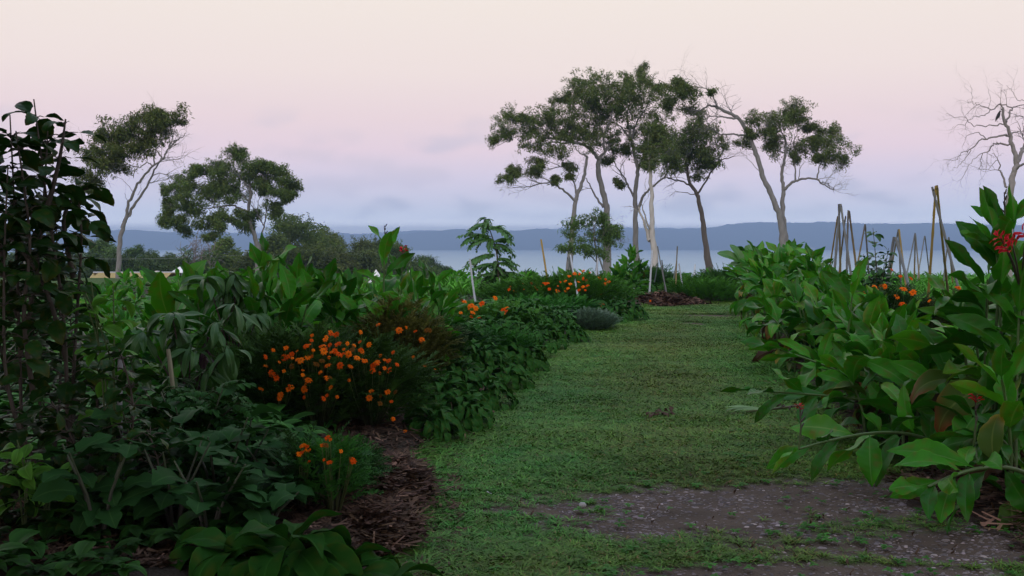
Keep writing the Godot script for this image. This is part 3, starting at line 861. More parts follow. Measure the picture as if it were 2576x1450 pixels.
	gum("gum_tree", "small dense bushy tree standing under the stand, behind the pale stakes", 50.0, [
		[S([1505, 700, 1500, 650, 1497, 610, 1495, 570], 0, 0, 1), 0.1, 0.03, 0.0],
		[S([1502, 660, 1470, 635, 1448, 622, 1432, 618], 0, 0, 1), 0.05, 0.015, -0.5],
		[S([1502, 655, 1535, 620, 1555, 600], 0, 0, 1), 0.05, 0.015, 0.5],
		[S([1500, 640, 1515, 600, 1520, 570], 0, 0, 1), 0.04, 0.012, -0.4],
	], S4([1497, 545, 18, 14, 1480, 565, 20, 14, 1515, 560, 18, 14, 1495, 580, 30, 16, 1470, 590, 18, 15, 1525, 590, 24, 16, 1555, 585, 18, 13, 1570, 600, 10, 10, 1500, 605, 30, 14, 1460, 610, 16, 12, 1440, 622, 20, 11, 1425, 625, 10, 8, 1530, 612, 20, 12, 1510, 628, 26, 10, 1475, 630, 18, 9, 1545, 605, 20, 12], 0, 0, 1), {"spray": 0.28, "density": 0.62, "tint": Color(0.8, 1.1, 0.8)})


# ---------------------------------------------------------------- sky, land and sea
const HAZE := 0.00034
const HAZE_TOP := 165.0
const AIRLIGHT := Color(0.205, 0.3, 0.48)


func sky_color(el: float) -> Color:
	# linear radiance by elevation in degrees
	var stops := [[0.0, Color(0.43, 0.525, 0.72)], [1.6, Color(0.455, 0.54, 0.73)], [3.4, Color(0.6, 0.59, 0.755)], [5.0, Color(0.735, 0.63, 0.735)], [6.6, Color(0.785, 0.665, 0.72)], [9.0, Color(0.84, 0.74, 0.735)], [12.5, Color(0.87, 0.79, 0.745)], [20.0, Color(0.87, 0.84, 0.84)], [40.0, Color(0.7, 0.77, 0.92)], [90.0, Color(0.5, 0.67, 0.98)]]
	for k in range(1, stops.size()):
		if el <= stops[k][0]:
			return stops[k - 1][1].lerp(stops[k][1], (el - stops[k - 1][0]) / (stops[k][0] - stops[k - 1][0]))
	return stops[-1][1]


func make_sky() -> Texture2D:
	var w := 2048
	var h := 1024
	var im := Image.create(w, h, false, Image.FORMAT_RGBF)
	var cn := FastNoiseLite.new()
	cn.seed = 11
	cn.frequency = 0.1
	cn.fractal_octaves = 4
	for y in h:
		var el := 90.0 - (y + 0.5) / h * 180.0
		if el < 0.0:
			im.fill_rect(Rect2i(0, y, w, 1), Color(0.2, 0.2, 0.2))
			continue
		# what lies beyond the layer of haze: the colour seen, less what the haze adds and takes
		var seen := sky_color(el)
		var through := exp(-HAZE * minf(HAZE_TOP / maxf(sin(deg_to_rad(el)), 0.001), 8800.0))
		var col := Color((seen.r - AIRLIGHT.r * (1.0 - through)) / through, (seen.g - AIRLIGHT.g * (1.0 - through)) / through, (seen.b - AIRLIGHT.b * (1.0 - through)) / through)
		im.fill_rect(Rect2i(0, y, w, 1), col)
		if el < 9.0 and el > 0.8:
			# low broken bank of faint grey cloud
			var band := smoothstep(0.8, 2.2, el) * (1.0 - smoothstep(4.5, 8.0, el))
			for x in w:
				var a := TAU * x / w
				var q := cn.get_noise_3d(cos(a) * 70.0, el * 3.6, sin(a) * 70.0)
				var t := smoothstep(0.16, 0.5, q) * band * 0.36
				if t > 0.001:
					im.set_pixel(x, y, col.lerp(Color(0.56, 0.62, 0.77), t))
				else:
					t = smoothstep(0.12, 0.4, -q) * band * 0.22
					if t > 0.001:
						im.set_pixel(x, y, col.lerp(Color(0.78, 0.72, 0.78), t))
	return ImageTexture.create_from_image(im)


func noise_tex(freq: float, octaves: int, sd: int, normal := false, bump := 4.0) -> NoiseTexture2D:
	var n := FastNoiseLite.new()
	n.seed = sd
	n.frequency = freq
	n.fractal_octaves = octaves
	var t := NoiseTexture2D.new()
	t.noise = n
	t.width = 512
	t.height = 512
	t.seamless = true
	t.as_normal_map = normal
	t.bump_strength = bump
	return t


func build_land() -> void:
	# ground: fine rows near the camera, coarse far off
	var zs := []
	var d := -60.0
	while d < 0.0:
		zs.append(d)
		d += 6.0
	d = 0.5
	while d < 4.4:
		zs.append(d)
		d += 0.5
	while d < 40.0:
		zs.append(d)
		d += maxf(0.035, d * 0.0085)
	while d < 420.0:
		zs.append(d)
		d += maxf(0.6, (d - 38.0) * 0.06)
	zs.append_array([900.0, 3000.0, 9500.0])
	var us := []
	var u := -1.0
	for k in 221:
		var t := (k - 110) / 110.0
		us.append(t * (0.25 + 0.75 * t * t))
	var mb := MB.new()
	var soil := Color(0.052, 0.04, 0.032)
	var turf := Color(0.07, 0.13, 0.034)
	var bare := Color(0.112, 0.083, 0.066)
	for zd in zs:
		var span := 60.0 + maxf(zd - 30.0, 0.0) * 1.2 if zd > -100.0 else 60.0
		for t in us:
			var x: float = t * span + clampf(zd, 0.0, 35.0) * 0.05
			var z: float = -zd
			var y := gh(x, z)
			var col := soil
			if zd < 37.0:
				var on_path := smoothstep(-0.12, 0.05, x - edge(left_edge, zd)) * smoothstep(-0.12, 0.05, edge(right_edge, zd) - x)
				col = soil.lerp(turf, on_path)
				if on_path > 0.3 and zd > 4.0:
					var dd := dirt(x, z)
					col = col.lerp(bare, dd)
					y -= 0.012 * dd
			else:
				col = turf * 0.8
			var g := 1.0 + 0.25 * fine.get_noise_2d(x * 9.0, z * 9.0) + 0.25 * noise.get_noise_2d(x * 3.0, z * 3.0)
			mb.vert(Vector3(x, y, z), Vector3.UP, col * g)
	var w := us.size()
	for r in zs.size() - 1:
		for c in w - 1:
			mb.quad(r * w + c, r * w + c + 1, (r + 1) * w + c + 1, (r + 1) * w + c)
	mb.smooth()
	var gm := mat("ground", Color.WHITE, 0.95, 0.0, 0.25)
	gm.normal_enabled = true
	gm.normal_texture = noise_tex(0.06, 5, 3, true, 8.0)
	gm.uv1_triplanar = true
	gm.uv1_world_triplanar = true
	gm.uv1_scale = Vector3.ONE * 1.3
	gm.normal_scale = 0.7
	for k in mb.n.size():
		if mb.n[k].y < 0.0:
			mb.n[k] = -mb.n[k]
	struct("ground", mb.mesh(), gm)
	# sea
	var sb := MB.new()
	for q in [[-9000, -260], [9000, -260], [9000, -9400], [-9000, -9400]]:
		sb.vert(Vector3(q[0], -30.0, q[1]), Vector3.UP, Color(0.25, 0.43, 0.5))
	sb.quad(0, 1, 2, 3)
	var sm := mat("sea", Color.WHITE, 0.3)
	sm.normal_enabled = true
	sm.normal_texture = noise_tex(0.03, 4, 8, true, 5.0)
	sm.uv1_triplanar = true
	sm.uv1_world_triplanar = true
	sm.uv1_scale = Vector3.ONE * 0.02
	sm.normal_scale = 0.5
	struct("sea", sb.mesh(), sm)
	# far shore: two wooded ridges
	ridge("hills", 5700.0, 1500.0, S([-600, 584, 0, 583, 220, 581, 340, 579, 450, 588, 560, 590, 700, 592, 880, 593, 1000, 590, 1120, 580, 1170, 578, 1300, 580, 1370, 576, 1430, 584, 1520, 583, 1600, 581, 1740, 577, 1800, 571, 1860, 563, 1920, 558, 2000, 561, 2080, 560, 2180, 564, 2280, 562, 2400, 563, 2576, 566, 3200, 574]), Color(0.032, 0.045, 0.028))
	ridge("hills", 7700.0, 1200.0, S([-800, 588, 300, 584, 700, 586, 900, 588, 1040, 581, 1200, 584, 1350, 578, 1480, 574, 1620, 575, 1750, 574, 1900, 568, 2300, 570, 2700, 572, 3400, 580]), Color(0.035, 0.05, 0.03))


func ridge(called: String, d: float, deep: float, line: Array, col: Color) -> void:
	var mb := MB.new()
	var rows := 12
	var cols := 420
	var smoothline := catmull(line, 8)
	var k := 0
	for c in cols:
		var px := lerpf(line[0].x, line[-1].x, float(c) / (cols - 1))
		while k < smoothline.size() - 2 and smoothline[k + 1].x < px:
			k += 1
		var a: Vector2 = smoothline[k]
		var b: Vector2 = smoothline[k + 1]
		var py := lerpf(a.y, b.y, clampf((px - a.x) / maxf(b.x - a.x, 0.01), 0, 1))
		var top := P(px, py, d + deep * 0.6).y
		for r in rows:
			var t := float(r) / (rows - 1)
			var dd := d + deep * t
			var p := P(px, py, d)
			var x := p.x * dd / d
			var f := sin(minf(t / 0.6, 1.0) * PI * 0.5) if t < 0.6 else 1.0 - 0.5 * (t - 0.6)
			var y := lerpf(-31.0, top, pow(f, 0.75)) if r > 0 else -32.0
			if r > 0:
				y += noise.get_noise_2d(x * 0.03, dd * 0.03) * 10.0 + noise.get_noise_2d(x * 0.12, dd * 0.12) * 7.0 * (0.3 if t < 0.6 else 0.6) + fine.get_noise_2d(x * 0.3, dd) * 6.0
			var cc := col * (1.0 + 0.35 * noise.get_noise_2d(x * 0.05, dd * 0.08))
			mb.vert(Vector3(x, y, -dd), Vector3.UP, cc)
	for c in cols - 1:
		for r in rows - 1:
			mb.quad(c * rows + r, c * rows + r + 1, (c + 1) * rows + r + 1, (c + 1) * rows + r)
	mb.smooth()
	for q in mb.n.size():
		if mb.n[q].y < 0.0:
			mb.n[q] = -mb.n[q]
	struct(called, mb.mesh(), mat("forest", Color.WHITE, 0.95, 0.0, 0.2))


func build_shore_details() -> void:
	# pale sand cliffs and dunes on the far shore
	for s in [[1375, 627, 34, 3.5, "low pale sand strip below the far hills, left of the bushy tree"], [1410, 628, 22, 2.5, "short pale sand strip right beside the small bushy tree on the far shore"], [1874, 605, 8, 8, "small white sand scar high on the far hillside"], [2040, 625, 26, 5, "pale sand cliff at the far waterline behind the right bed"], [2068, 627, 14, 4, "short pale sand cliff right of the longer one behind the right bed"], [2385, 626, 30, 4, "pale sand strip on the far shore behind the tall crossed poles"]]:
		rng.seed = hash(s[4])
		var mb := MB.new()
		var dd := 5690.0
		var c := P(s[0], s[1], dd)
		var w: float = s[2] * 0.5 * dd / F
		var h: float = s[3] * dd / F
		var rows := 5
		for k in 15:
			var t := k / 14.0 * 2.0 - 1.0
			for r in rows:
				var f := r / (rows - 1.0)
				mb.vert(Vector3(t * w + rnd(-2, 2), (f - 0.5) * h * (1.0 - t * t) * rnd(0.6, 1.0), -f * 14.0 + rnd(-1, 1)), Vector3.BACK, Color(0.62, 0.52, 0.45) * rnd(0.8, 1.1))
		for k in 14:
			for r in rows - 1:
				mb.quad(k * rows + r, k * rows + r + 1, (k + 1) * rows + r + 1, (k + 1) * rows + r)
		mb.smooth()
		var o := thing("sand_cliff", s[4], "sand cliff", Vector3(c.x, c.y, -dd if s[1] > 610 else -dd - 330.0), "pale sand on the far shore")
		part("sand", mb.mesh(), mat("forest", Color.WHITE, 0.95, 0.0, 0.2), o)


func build_far_trees() -> void:
	var grp := "trees on the headland above the sea"
	# x, top, half width, distance, where crown begins, tint, words
	var list := [
		[733, 547, 62, 118, 0.3, Color(0.85, 0.95, 0.75), "rounded tallest tree at the left end of the headland"],
		[690, 590, 40, 112, 0.15, Color(0.8, 0.85, 0.7), "dull green tree at the left foot of the headland's tallest tree"],
		[790, 572, 48, 124, 0.1, Color(0.95, 0.9, 0.7), "olive tree just right of the headland's tallest tree"],
		[840, 590, 46, 128, 0.1, Color(1.0, 0.92, 0.7), "brownish green tree third along the headland's falling skyline"],
		[892, 602, 44, 132, 0.1, Color(0.95, 0.9, 0.72), "brownish tree midway down the headland, above the canna tops"],
		[936, 606, 40, 136, 0.1, Color(0.9, 0.95, 0.75), "mid green tree left of the tall seed spike on the headland"],
		[975, 606, 38, 140, 0.1, Color(0.75, 0.9, 0.65), "dark green tree behind the tall seed spike on the headland"],
		[1012, 615, 36, 142, 0.1, Color(0.7, 0.85, 0.6), "dark tree behind the thin red canna bloom on the headland"],
		[1045, 634, 32, 146, 0.1, Color(0.65, 0.8, 0.6), "dark low tree right of the thin red bloom, near the headland's tip"],
		[1078, 648, 28, 150, 0.1, Color(0.6, 0.78, 0.58), "dark shrubby tree second from the headland's sea end"],
		[1108, 664, 24, 153, 0.05, Color(0.6, 0.75, 0.58), "dark shrubby tree at the very sea end of the headland"],
		[760, 622, 50, 104, 0.05, Color(0.8, 0.8, 0.68), "greyish thicket tree below the headland's tallest tree"],
		[830, 632, 46, 108, 0.05, Color(0.85, 0.78, 0.66), "brown tinged thicket tree on the headland's lower slope"],
		[905, 640, 46, 112, 0.05, Color(0.75, 0.78, 0.62), "dim thicket tree low on the headland behind the canna bed"],
		[985, 650, 46, 116, 0.05, Color(0.65, 0.75, 0.58), "dark thicket tree low behind the white canopies"],
		[1050, 668, 40, 120, 0.05, Color(0.6, 0.72, 0.56), "dark thicket tree low near the headland's tip"],
		[640, 640, 44, 100, 0.05, Color(0.75, 0.75, 0.65), "purplish grey green thicket tree below the broad domed gum"],
		[566, 600, 27, 120, 0.35, Color(1.05, 1.15, 0.8), "small light green tree standing alone under the broad domed gum"],
		[255, 606, 34, 128, 0.1, Color(0.8, 1.0, 0.8), "grey green tree left of the leaning gum's trunk"],
		[285, 626, 26, 124, 0.1, Color(0.65, 0.85, 0.7), "darker tree touching the leaning gum's trunk on its left"],
		[339, 621, 34, 130, 0.1, Color(0.6, 0.8, 0.6), "dark pointed tree right of the leaning gum's trunk"],
		[385, 632, 34, 130, 0.1, Color(0.7, 0.85, 0.6), "dark olive tree behind the curled canna leaf"],
		[425, 640, 30, 132, 0.1, Color(0.75, 0.85, 0.62), "olive tree left of the bare thin saplings"],
		[310, 648, 40, 116, 0.05, Color(0.5, 0.65, 0.5), "dark hedge-like tree right above the yellow roof's middle"],
		[375, 650, 40, 116, 0.05, Color(0.5, 0.66, 0.5), "dark hedge-like tree above the yellow roof's right end"],
		[240, 645, 34, 116, 0.05, Color(0.5, 0.65, 0.52), "dark hedge-like tree above the yellow roof's left end"],
		[455, 652, 40, 118, 0.05, Color(0.6, 0.72, 0.52), "dim tree behind the white roofed shed"],
		[520, 650, 40, 122, 0.05, Color(0.6, 0.72, 0.52), "dim tree right of the white roofed shed"],
		[585, 652, 36, 124, 0.05, Color(0.62, 0.7, 0.55), "dim tree below the small light green tree"],
		[180, 632, 40, 120, 0.05, Color(0.6, 0.75, 0.55), "dark tree seen through the sapling at the left"],
		[110, 628, 44, 122, 0.05, Color(0.6, 0.75, 0.55), "dark tree hidden behind the left sapling's stems"],
		[30, 630, 44, 124, 0.05, Color(0.6, 0.75, 0.55), "dark tree at the far left behind the sapling"],
		[1300, 676, 20, 150, 0.0, Color(0.5, 0.55, 0.55), "low dark shore thicket right of the pinnate sapling"],
		[1330, 683, 20, 148, 0.0, Color(0.5, 0.55, 0.55), "low dark shore thicket left of the yellow bamboo pole"],
	]
	for t in list:
		far_tree("tree", t[6], t[0], t[1], t[2] * (1.25 if t[0] > 700 and t[0] < 1200 else 1.0), t[3], {"group": grp if t[0] > 600 and t[0] < 1200 else "background trees", "low": t[4], "tint": t[5], "clumps": 12 + int(t[2] * 0.22), "per": 38, "spray": 0.7})
	# thin bare saplings
	for s in [[470, 620, "thin bare sapling left of the pair behind the white shed"], [486, 612, "thin forked bare sapling rising above the white shed"], [505, 618, "thin half bare sapling with few leaf tufts right of the white shed"], [528, 626, "thin half bare sapling nearest the small light green tree"]]:
		rng.seed = hash(s[2])
		var d := 108.0
		var p := P(s[0], s[1], d)
		var g := gh(p.x, p.z)
		var o := thing("bare_tree", s[2], "tree", Vector3(p.x, g, p.z), "thin bare saplings behind the shed")
		var h := p.y - g
		var mb := MB.new()
		var c := Color(0.22, 0.19, 0.18)
		mb.tube([Vector3(0, -0.3, 0), Vector3(rnd(-0.2, 0.2), h * 0.5, 0), Vector3(rnd(-0.4, 0.4), h, 0)], [0.1, 0.07, 0.02], 5, c, c)
		part("trunk", mb.mesh(), mat("bark", Color.WHITE, 0.9), o)
		var tw := MB.new()
		for k in 9:
			twig(tw, Vector3(0, h * rnd(0.45, 0.95), 0), (Vector3(rnd(-1, 1), rnd(0.5, 1.3), rnd(-1, 1))).normalized(), rnd(1.2, 2.2), 0.04, c, 1)
		part("twigs", tw.mesh(), mat("bark", Color.WHITE, 0.9), o).set_meta("kind", "stuff")
		var pl := []
		var ti := []
		for k in 22:
			pl.append(Transform3D(Basis().scaled(Vector3.ONE * rnd(0.5, 0.9)), Vector3(rnd(-1, 1), h * rnd(0.3, 0.95), rnd(-1, 1))))
			ti.append(Color(0.7, 0.9, 0.7))
		scatter("foliage", kinds.gum_spray.mesh[0], mat("gum_leaf", Color.WHITE, 0.55, 0.45, 0.35), pl, ti, o)


func build_buildings() -> void:
	# long house with a yellow roof; built along x, its front towards us
	var plain := mat("painted", Color.WHITE, 0.7)
	var d := 92.0
	var a := P(212.5, 716.0, d)
	var b := P(402.0, 714.0, d)
	var top := P(234.5, 687.0, d + 3.2)
	var g := minf(gh(a.x, a.z), gh(b.x, b.z))
	var o := thing("house", "long low house with a pale yellow metal roof behind the leaning gum", "house", Vector3(a.x, g, a.z))
	var L := b.x - a.x
	var eave := a.y - g
	var ridge_y := top.y - g
	var ix := top.x - a.x
	var yellow := Color(0.56, 0.43, 0.17)
	var mb := MB.new()
	# hipped roof with standing seams
	var n := 48
	for k in n:
		var x0 := L * k / n
		var x1 := L * (k + 1) / n
		var y0 := eave
		for s in [[x0, x0 + 0.05, 0.03], [x0 + 0.05, x1, 0.0]]:
			var q := mb.v.size()
			var cc := yellow * rnd(0.93, 1.05)
			var t0 := clampf(s[0], ix, L - ix)
			var t1 := clampf(s[1], ix, L - ix)
			var nn := Vector3(0, 0.95, 0.3)
			mb.vert(Vector3(s[0], y0 + s[2], 0), nn, cc)
			mb.vert(Vector3(s[1], y0 + s[2], 0), nn, cc)
			mb.vert(Vector3(t1, ridge_y + s[2], -3.2), nn, cc)
			mb.vert(Vector3(t0, ridge_y + s[2], -3.2), nn, cc)
			mb.quad(q, q + 1, q + 2, q + 3)
	var q2 := mb.v.size()
	for p in [Vector3(0, eave, 0), Vector3(ix, ridge_y, -3.2), Vector3(0, eave, -6.4), Vector3(L, eave, 0), Vector3(L - ix, ridge_y, -3.2), Vector3(L, eave, -6.4)]:
		mb.vert(p, Vector3.UP, yellow)
	mb.tri(q2, q2 + 1, q2 + 2)
	mb.tri(q2 + 3, q2 + 4, q2 + 5)
	mb.quad(q2 + 2, q2 + 1, q2 + 4, q2 + 5)
	part("roof", mb.mesh(), plain, o)
	var w := MB.new()
	w.box(Vector3(0.35, -0.6, -6.1), Vector3(L - 0.35, eave - 0.14, -0.35), Color(0.5, 0.38, 0.14))
	part("wall", w.mesh(), plain, o)
	var gu := MB.new()
	gu.box(Vector3(-0.05, eave - 0.13, 0.003), Vector3(L + 0.05, eave - 0.005, 0.12), Color(0.25, 0.3, 0.38))
	part("gutter", gu.mesh(), plain, o)
	var rc := MB.new()
	rc.tube([Vector3(ix, ridge_y + 0.04, -3.2), Vector3(L - ix, ridge_y + 0.04, -3.2)], [0.08, 0.08], 6, Color(0.45, 0.47, 0.5), Color(0.45, 0.47, 0.5))
	part("ridge_cap", rc.mesh(), plain, o)
	for k in 3:
		var wx := L * (0.2 + 0.3 * k)
		var f := MB.new()
		f.box(Vector3(wx - 0.6, eave - 1.4, -0.36), Vector3(wx + 0.6, eave - 0.4, -0.3), Color(0.5, 0.5, 0.5))
		var win := part("window", f.mesh(), plain, o)
		var pn := MB.new()
		pn.box(Vector3(wx - 0.52, eave - 1.32, -0.31), Vector3(wx + 0.52, eave - 0.48, -0.29), Color(0.02, 0.025, 0.03))
		part("pane", pn.mesh(), mat("pane", Color.WHITE, 0.15), win)
	# white rounded tank beside it
	var tk := P(396.0, 700.0, d - 3.0)
	var tg := gh(tk.x, tk.z)
	var t := thing("water_tank", "pale grey water tank with a rounded white top beside the yellow roof", "water tank", Vector3(tk.x, tg, tk.z))
	var ty := P(396.0, 683.0, d - 3.0).y - tg
	var tm := MB.new()
	tm.tube([Vector3(0, -0.5, 0), Vector3(0, ty * 0.5, 0), Vector3(0, ty - 0.25, 0)], [0.34, 0.35, 0.34], 20, Color(0.5, 0.52, 0.55), Color(0.55, 0.57, 0.6), 0.0, false)
	part("body", tm.mesh(), plain, t)
	var tt := MB.new()
	tt.tube([Vector3(0, ty - 0.248, 0), Vector3(0, ty - 0.08, 0), Vector3(0, ty + 0.02, 0), Vector3(0, ty + 0.05, 0)], [0.37, 0.33, 0.2, 0.05], 20, Color(0.8, 0.8, 0.8), Color(0.8, 0.8, 0.8))
	part("top", tt.mesh(), plain, t)
	# white roofed shed
	shed("shed", "small shed with a white flat roof and bluish open side, right of the yellow roof", 437, 466, 672.5, 685, 96.0, Color(0.85, 0.85, 0.86), Color(0.2, 0.26, 0.36))
	# white canopies behind the canna bed
	canopy("canopy", "white canopy tent behind the canna bed, below the tall seed spike", 918, 974, 678, 712, 46.0)
	canopy("canopy", "white canopy tent half hidden right of the thin red canna bloom", 1004, 1058, 679, 710, 47.0)
	# overhead line
	var wire := thing("power_line", "thin overhead wire crossing in front of the dark trees above the yellow roof", "cable", P(60, 646, 112.0))
	var pts := []
	for k in 25:
		var f := k / 24.0
		pts.append(P(60 + 560 * f, 646 + 8.0 * sin(PI * f) - 4.0 * f, 112.0) - wire.position)
	var wm := MB.new()
	wm.tube(pts, range(25).map(func(_e): return 0.012), 4, Color(0.25, 0.26, 0.28), Color(0.25, 0.26, 0.28))
	part("wire", wm.mesh(), plain, wire)
	for s in [[60.0, "left"], [620.0, "right"]]:
		var pp := P(s[0], 646, 112.0)
		var gg := gh(pp.x, pp.z)
		var po := thing("power_pole", "wooden power pole holding the %s end of the thin overhead wire" % s[1], "pole", Vector3(pp.x, gg, pp.z - 0.12), "poles of the overhead wire")
		var pm := MB.new()
		pm.tube([Vector3(0, -0.5, 0), Vector3(0, pp.y - gg + 0.3, 0)], [0.11, 0.08], 8, Color(0.16, 0.14, 0.12), Color(0.2, 0.18, 0.16))
		part("post", pm.mesh(), mat("bark", Color.WHITE, 0.9), po)
		var cr := MB.new()
		cr.box(Vector3(-0.5, pp.y - gg - 0.15, 0.09), Vector3(0.5, pp.y - gg - 0.05, 0.17), Color(0.2, 0.18, 0.16))
		part("crossarm", cr.mesh(), mat("bark", Color.WHITE, 0.9), po)


func shed(called: String, label: String, x0: float, x1: float, y0: float, y1: float, d: float, roof: Color, wall: Color) -> void:
	var a := P(x0, y1, d)
	var b := P(x1, y0, d)
	var g := gh(a.x, a.z)
	var o := thing(called, label, "shed", Vector3(a.x, g, a.z))
	var L := b.x - a.x
	var lo := a.y - g
	var hi := b.y - g
	var plain := mat("painted", Color.WHITE, 0.7)
	var m := MB.new()
	var c := [Vector3(-0.2, lo, 0.2), Vector3(L + 0.2, lo, 0.2), Vector3(L + 0.2, hi, -2.4), Vector3(-0.2, hi, -2.4)]
	for s in [0.0, -0.06]:
		for p in c:
			m.vert(p + Vector3(0, s, 0), Vector3(0, 0.9, 0.4), roof)
	m.quad(0, 1, 2, 3)
	m.quad(4, 5, 6, 7)
	for k in 4:
		m.quad(k, (k + 1) % 4, 4 + (k + 1) % 4, 4 + k)
	part("roof", m.mesh(), plain, o)
	var w := MB.new()
	w.box(Vector3(0, -0.5, -2.3), Vector3(L, lo - 0.06, -2.2), wall)
	part("back_wall", w.mesh(), plain, o)
	for k in 3:
		var p := MB.new()
		var x := 0.06 + (L - 0.12) * k / 2.0
		p.tube([Vector3(x, -0.4, 0.05), Vector3(x, lo - 0.07, 0.05)], [0.05, 0.05], 6, Color(0.5, 0.52, 0.56), Color(0.5, 0.52, 0.56))
		part("post", p.mesh(), plain, o)


func canopy(called: String, label: String, x0: float, x1: float, y0: float, y1: float, d: float) -> void:
	var a := P(x0, y1, d)
	var b := P(x1, y0, d)
	var g := gh(a.x, a.z)
	var o := thing(called, label, "tent", Vector3((a.x + b.x) * 0.5, g, a.z), "white canopies behind the cannas")
	var w := (b.x - a.x) * 0.5
	var lo := a.y - g
	var hi := b.y - g
	var m := MB.new()
	var white := Color(0.82, 0.82, 0.84)
	var n := 6
	# sagging pyramid cover
	for side in 4:
		var q := Basis(Vector3.UP, side * PI / 2)
		var off := m.v.size()
		for r in n + 1:
			for k in n + 1:
				var f := float(r) / n
				var u := (float(k) / n * 2.0 - 1.0) * (1.0 - f)
				m.vert(q * Vector3(u * w, lerpf(lo, hi, f) - 0.06 * sin(PI * f), (1.0 - f) * w), Vector3.UP, white)
		for r in n:
			for k in n:
				m.quad(off + r * (n + 1) + k, off + r * (n + 1) + k + 1, off + (r + 1) * (n + 1) + k + 1, off + (r + 1) * (n + 1) + k)
		for k in n:
			var e := m.v.size()
			for p in [[k, 0.0], [k + 1, 0.0], [k + 1, 0.22], [k, 0.22]]:
				m.vert(q * Vector3((float(p[0]) / n * 2.0 - 1.0) * w, lo - p[1], w), q * Vector3.BACK, white)
			m.quad(e, e + 1, e + 2, e + 3)
	m.smooth()
	part("cover", m.mesh(), mat("painted", Color.WHITE, 0.7), o)
	for s in [Vector2(-1, -1), Vector2(1, -1), Vector2(-1, 1), Vector2(1, 1)]:
		var p := MB.new()
		p.tube([Vector3(s.x * w * 0.95, -0.2, s.y * w * 0.95), Vector3(s.x * w * 0.95, lo, s.y * w * 0.95)], [0.025, 0.025], 6, Color(0.5, 0.5, 0.52), Color(0.5, 0.5, 0.52))
		part("leg", p.mesh(), mat("painted", Color.WHITE, 0.7), o)


# ---------------------------------------------------------------- stakes
const BAMBOO := Color(0.4, 0.27, 0.07)
const GREY := Color(0.16, 0.163, 0.158)
const PALE := Color(0.5, 0.52, 0.55)
const DARK := Color(0.1, 0.085, 0.07)


# a pole between two photo points; each pole ends in the ground
func pole_mesh(a: Vector3, b: Vector3, r: float, c: Color, c2: Color, knots: bool) -> MB:
	var m := MB.new()
	var pts := []
	var rr := []
	var len := a.distance_to(b)
	var n := maxi(4, int(len / 0.12))
	var bow := Vector3(rnd(-1, 1), 0, rnd(-1, 1)) * 0.012
	for k in n + 1:
		var t := float(k) / n
		pts.append(a.lerp(b, t) + bow * sin(PI * t))
		rr.append(r * (0.9 + 0.2 * t) * (1.16 if knots and k % 3 == 1 else 1.0))
	m.tube(pts, rr, 10, c, c2, 0.05)
	return m


func stakes(called: String, label: String, category: String, poles: Array, group := "") -> void:
	# poles: [x0, y0, x1, y1, depth at top, depth at foot, radius, colour at top, colour at foot]
	rng.seed = hash(label)
	var f = poles[0]
	var base := P(f[2], f[3], f[5])
	base.y = gh(base.x, base.z)
	var o := thing(called, label, category, base, group)
	for q in poles:
		var a := P(q[0], q[1], q[4])
		var b := P(q[2], q[3], q[5])
		# carry the pole on down to the ground
		var dir := (b - a).normalized()
		var g := gh(b.x, b.z)
		if b.y > g and dir.y < -0.2:
			b += dir * minf((b.y - g + 0.05) / -dir.y, 3.0)
		var m := pole_mesh(a - base, b - base, q[6] * 0.88, q[7], q[8], q[7] != PALE)
		# a drilled hole below the tip
		if q.size() > 9:
			var h := a - base - dir * -0.06
			m.tube([h + Vector3(0, 0, q[6] * 0.98), h + Vector3(0, 0, q[6] + 0.003)], [q[6] * 0.45, q[6] * 0.45], 8, Color(0.01, 0.01, 0.01), Color(0.01, 0.01, 0.01))
		part("pole", m.mesh(), mat("stake", Color(0.78, 0.8, 0.82), 0.6, 0.0, 0.3), o)


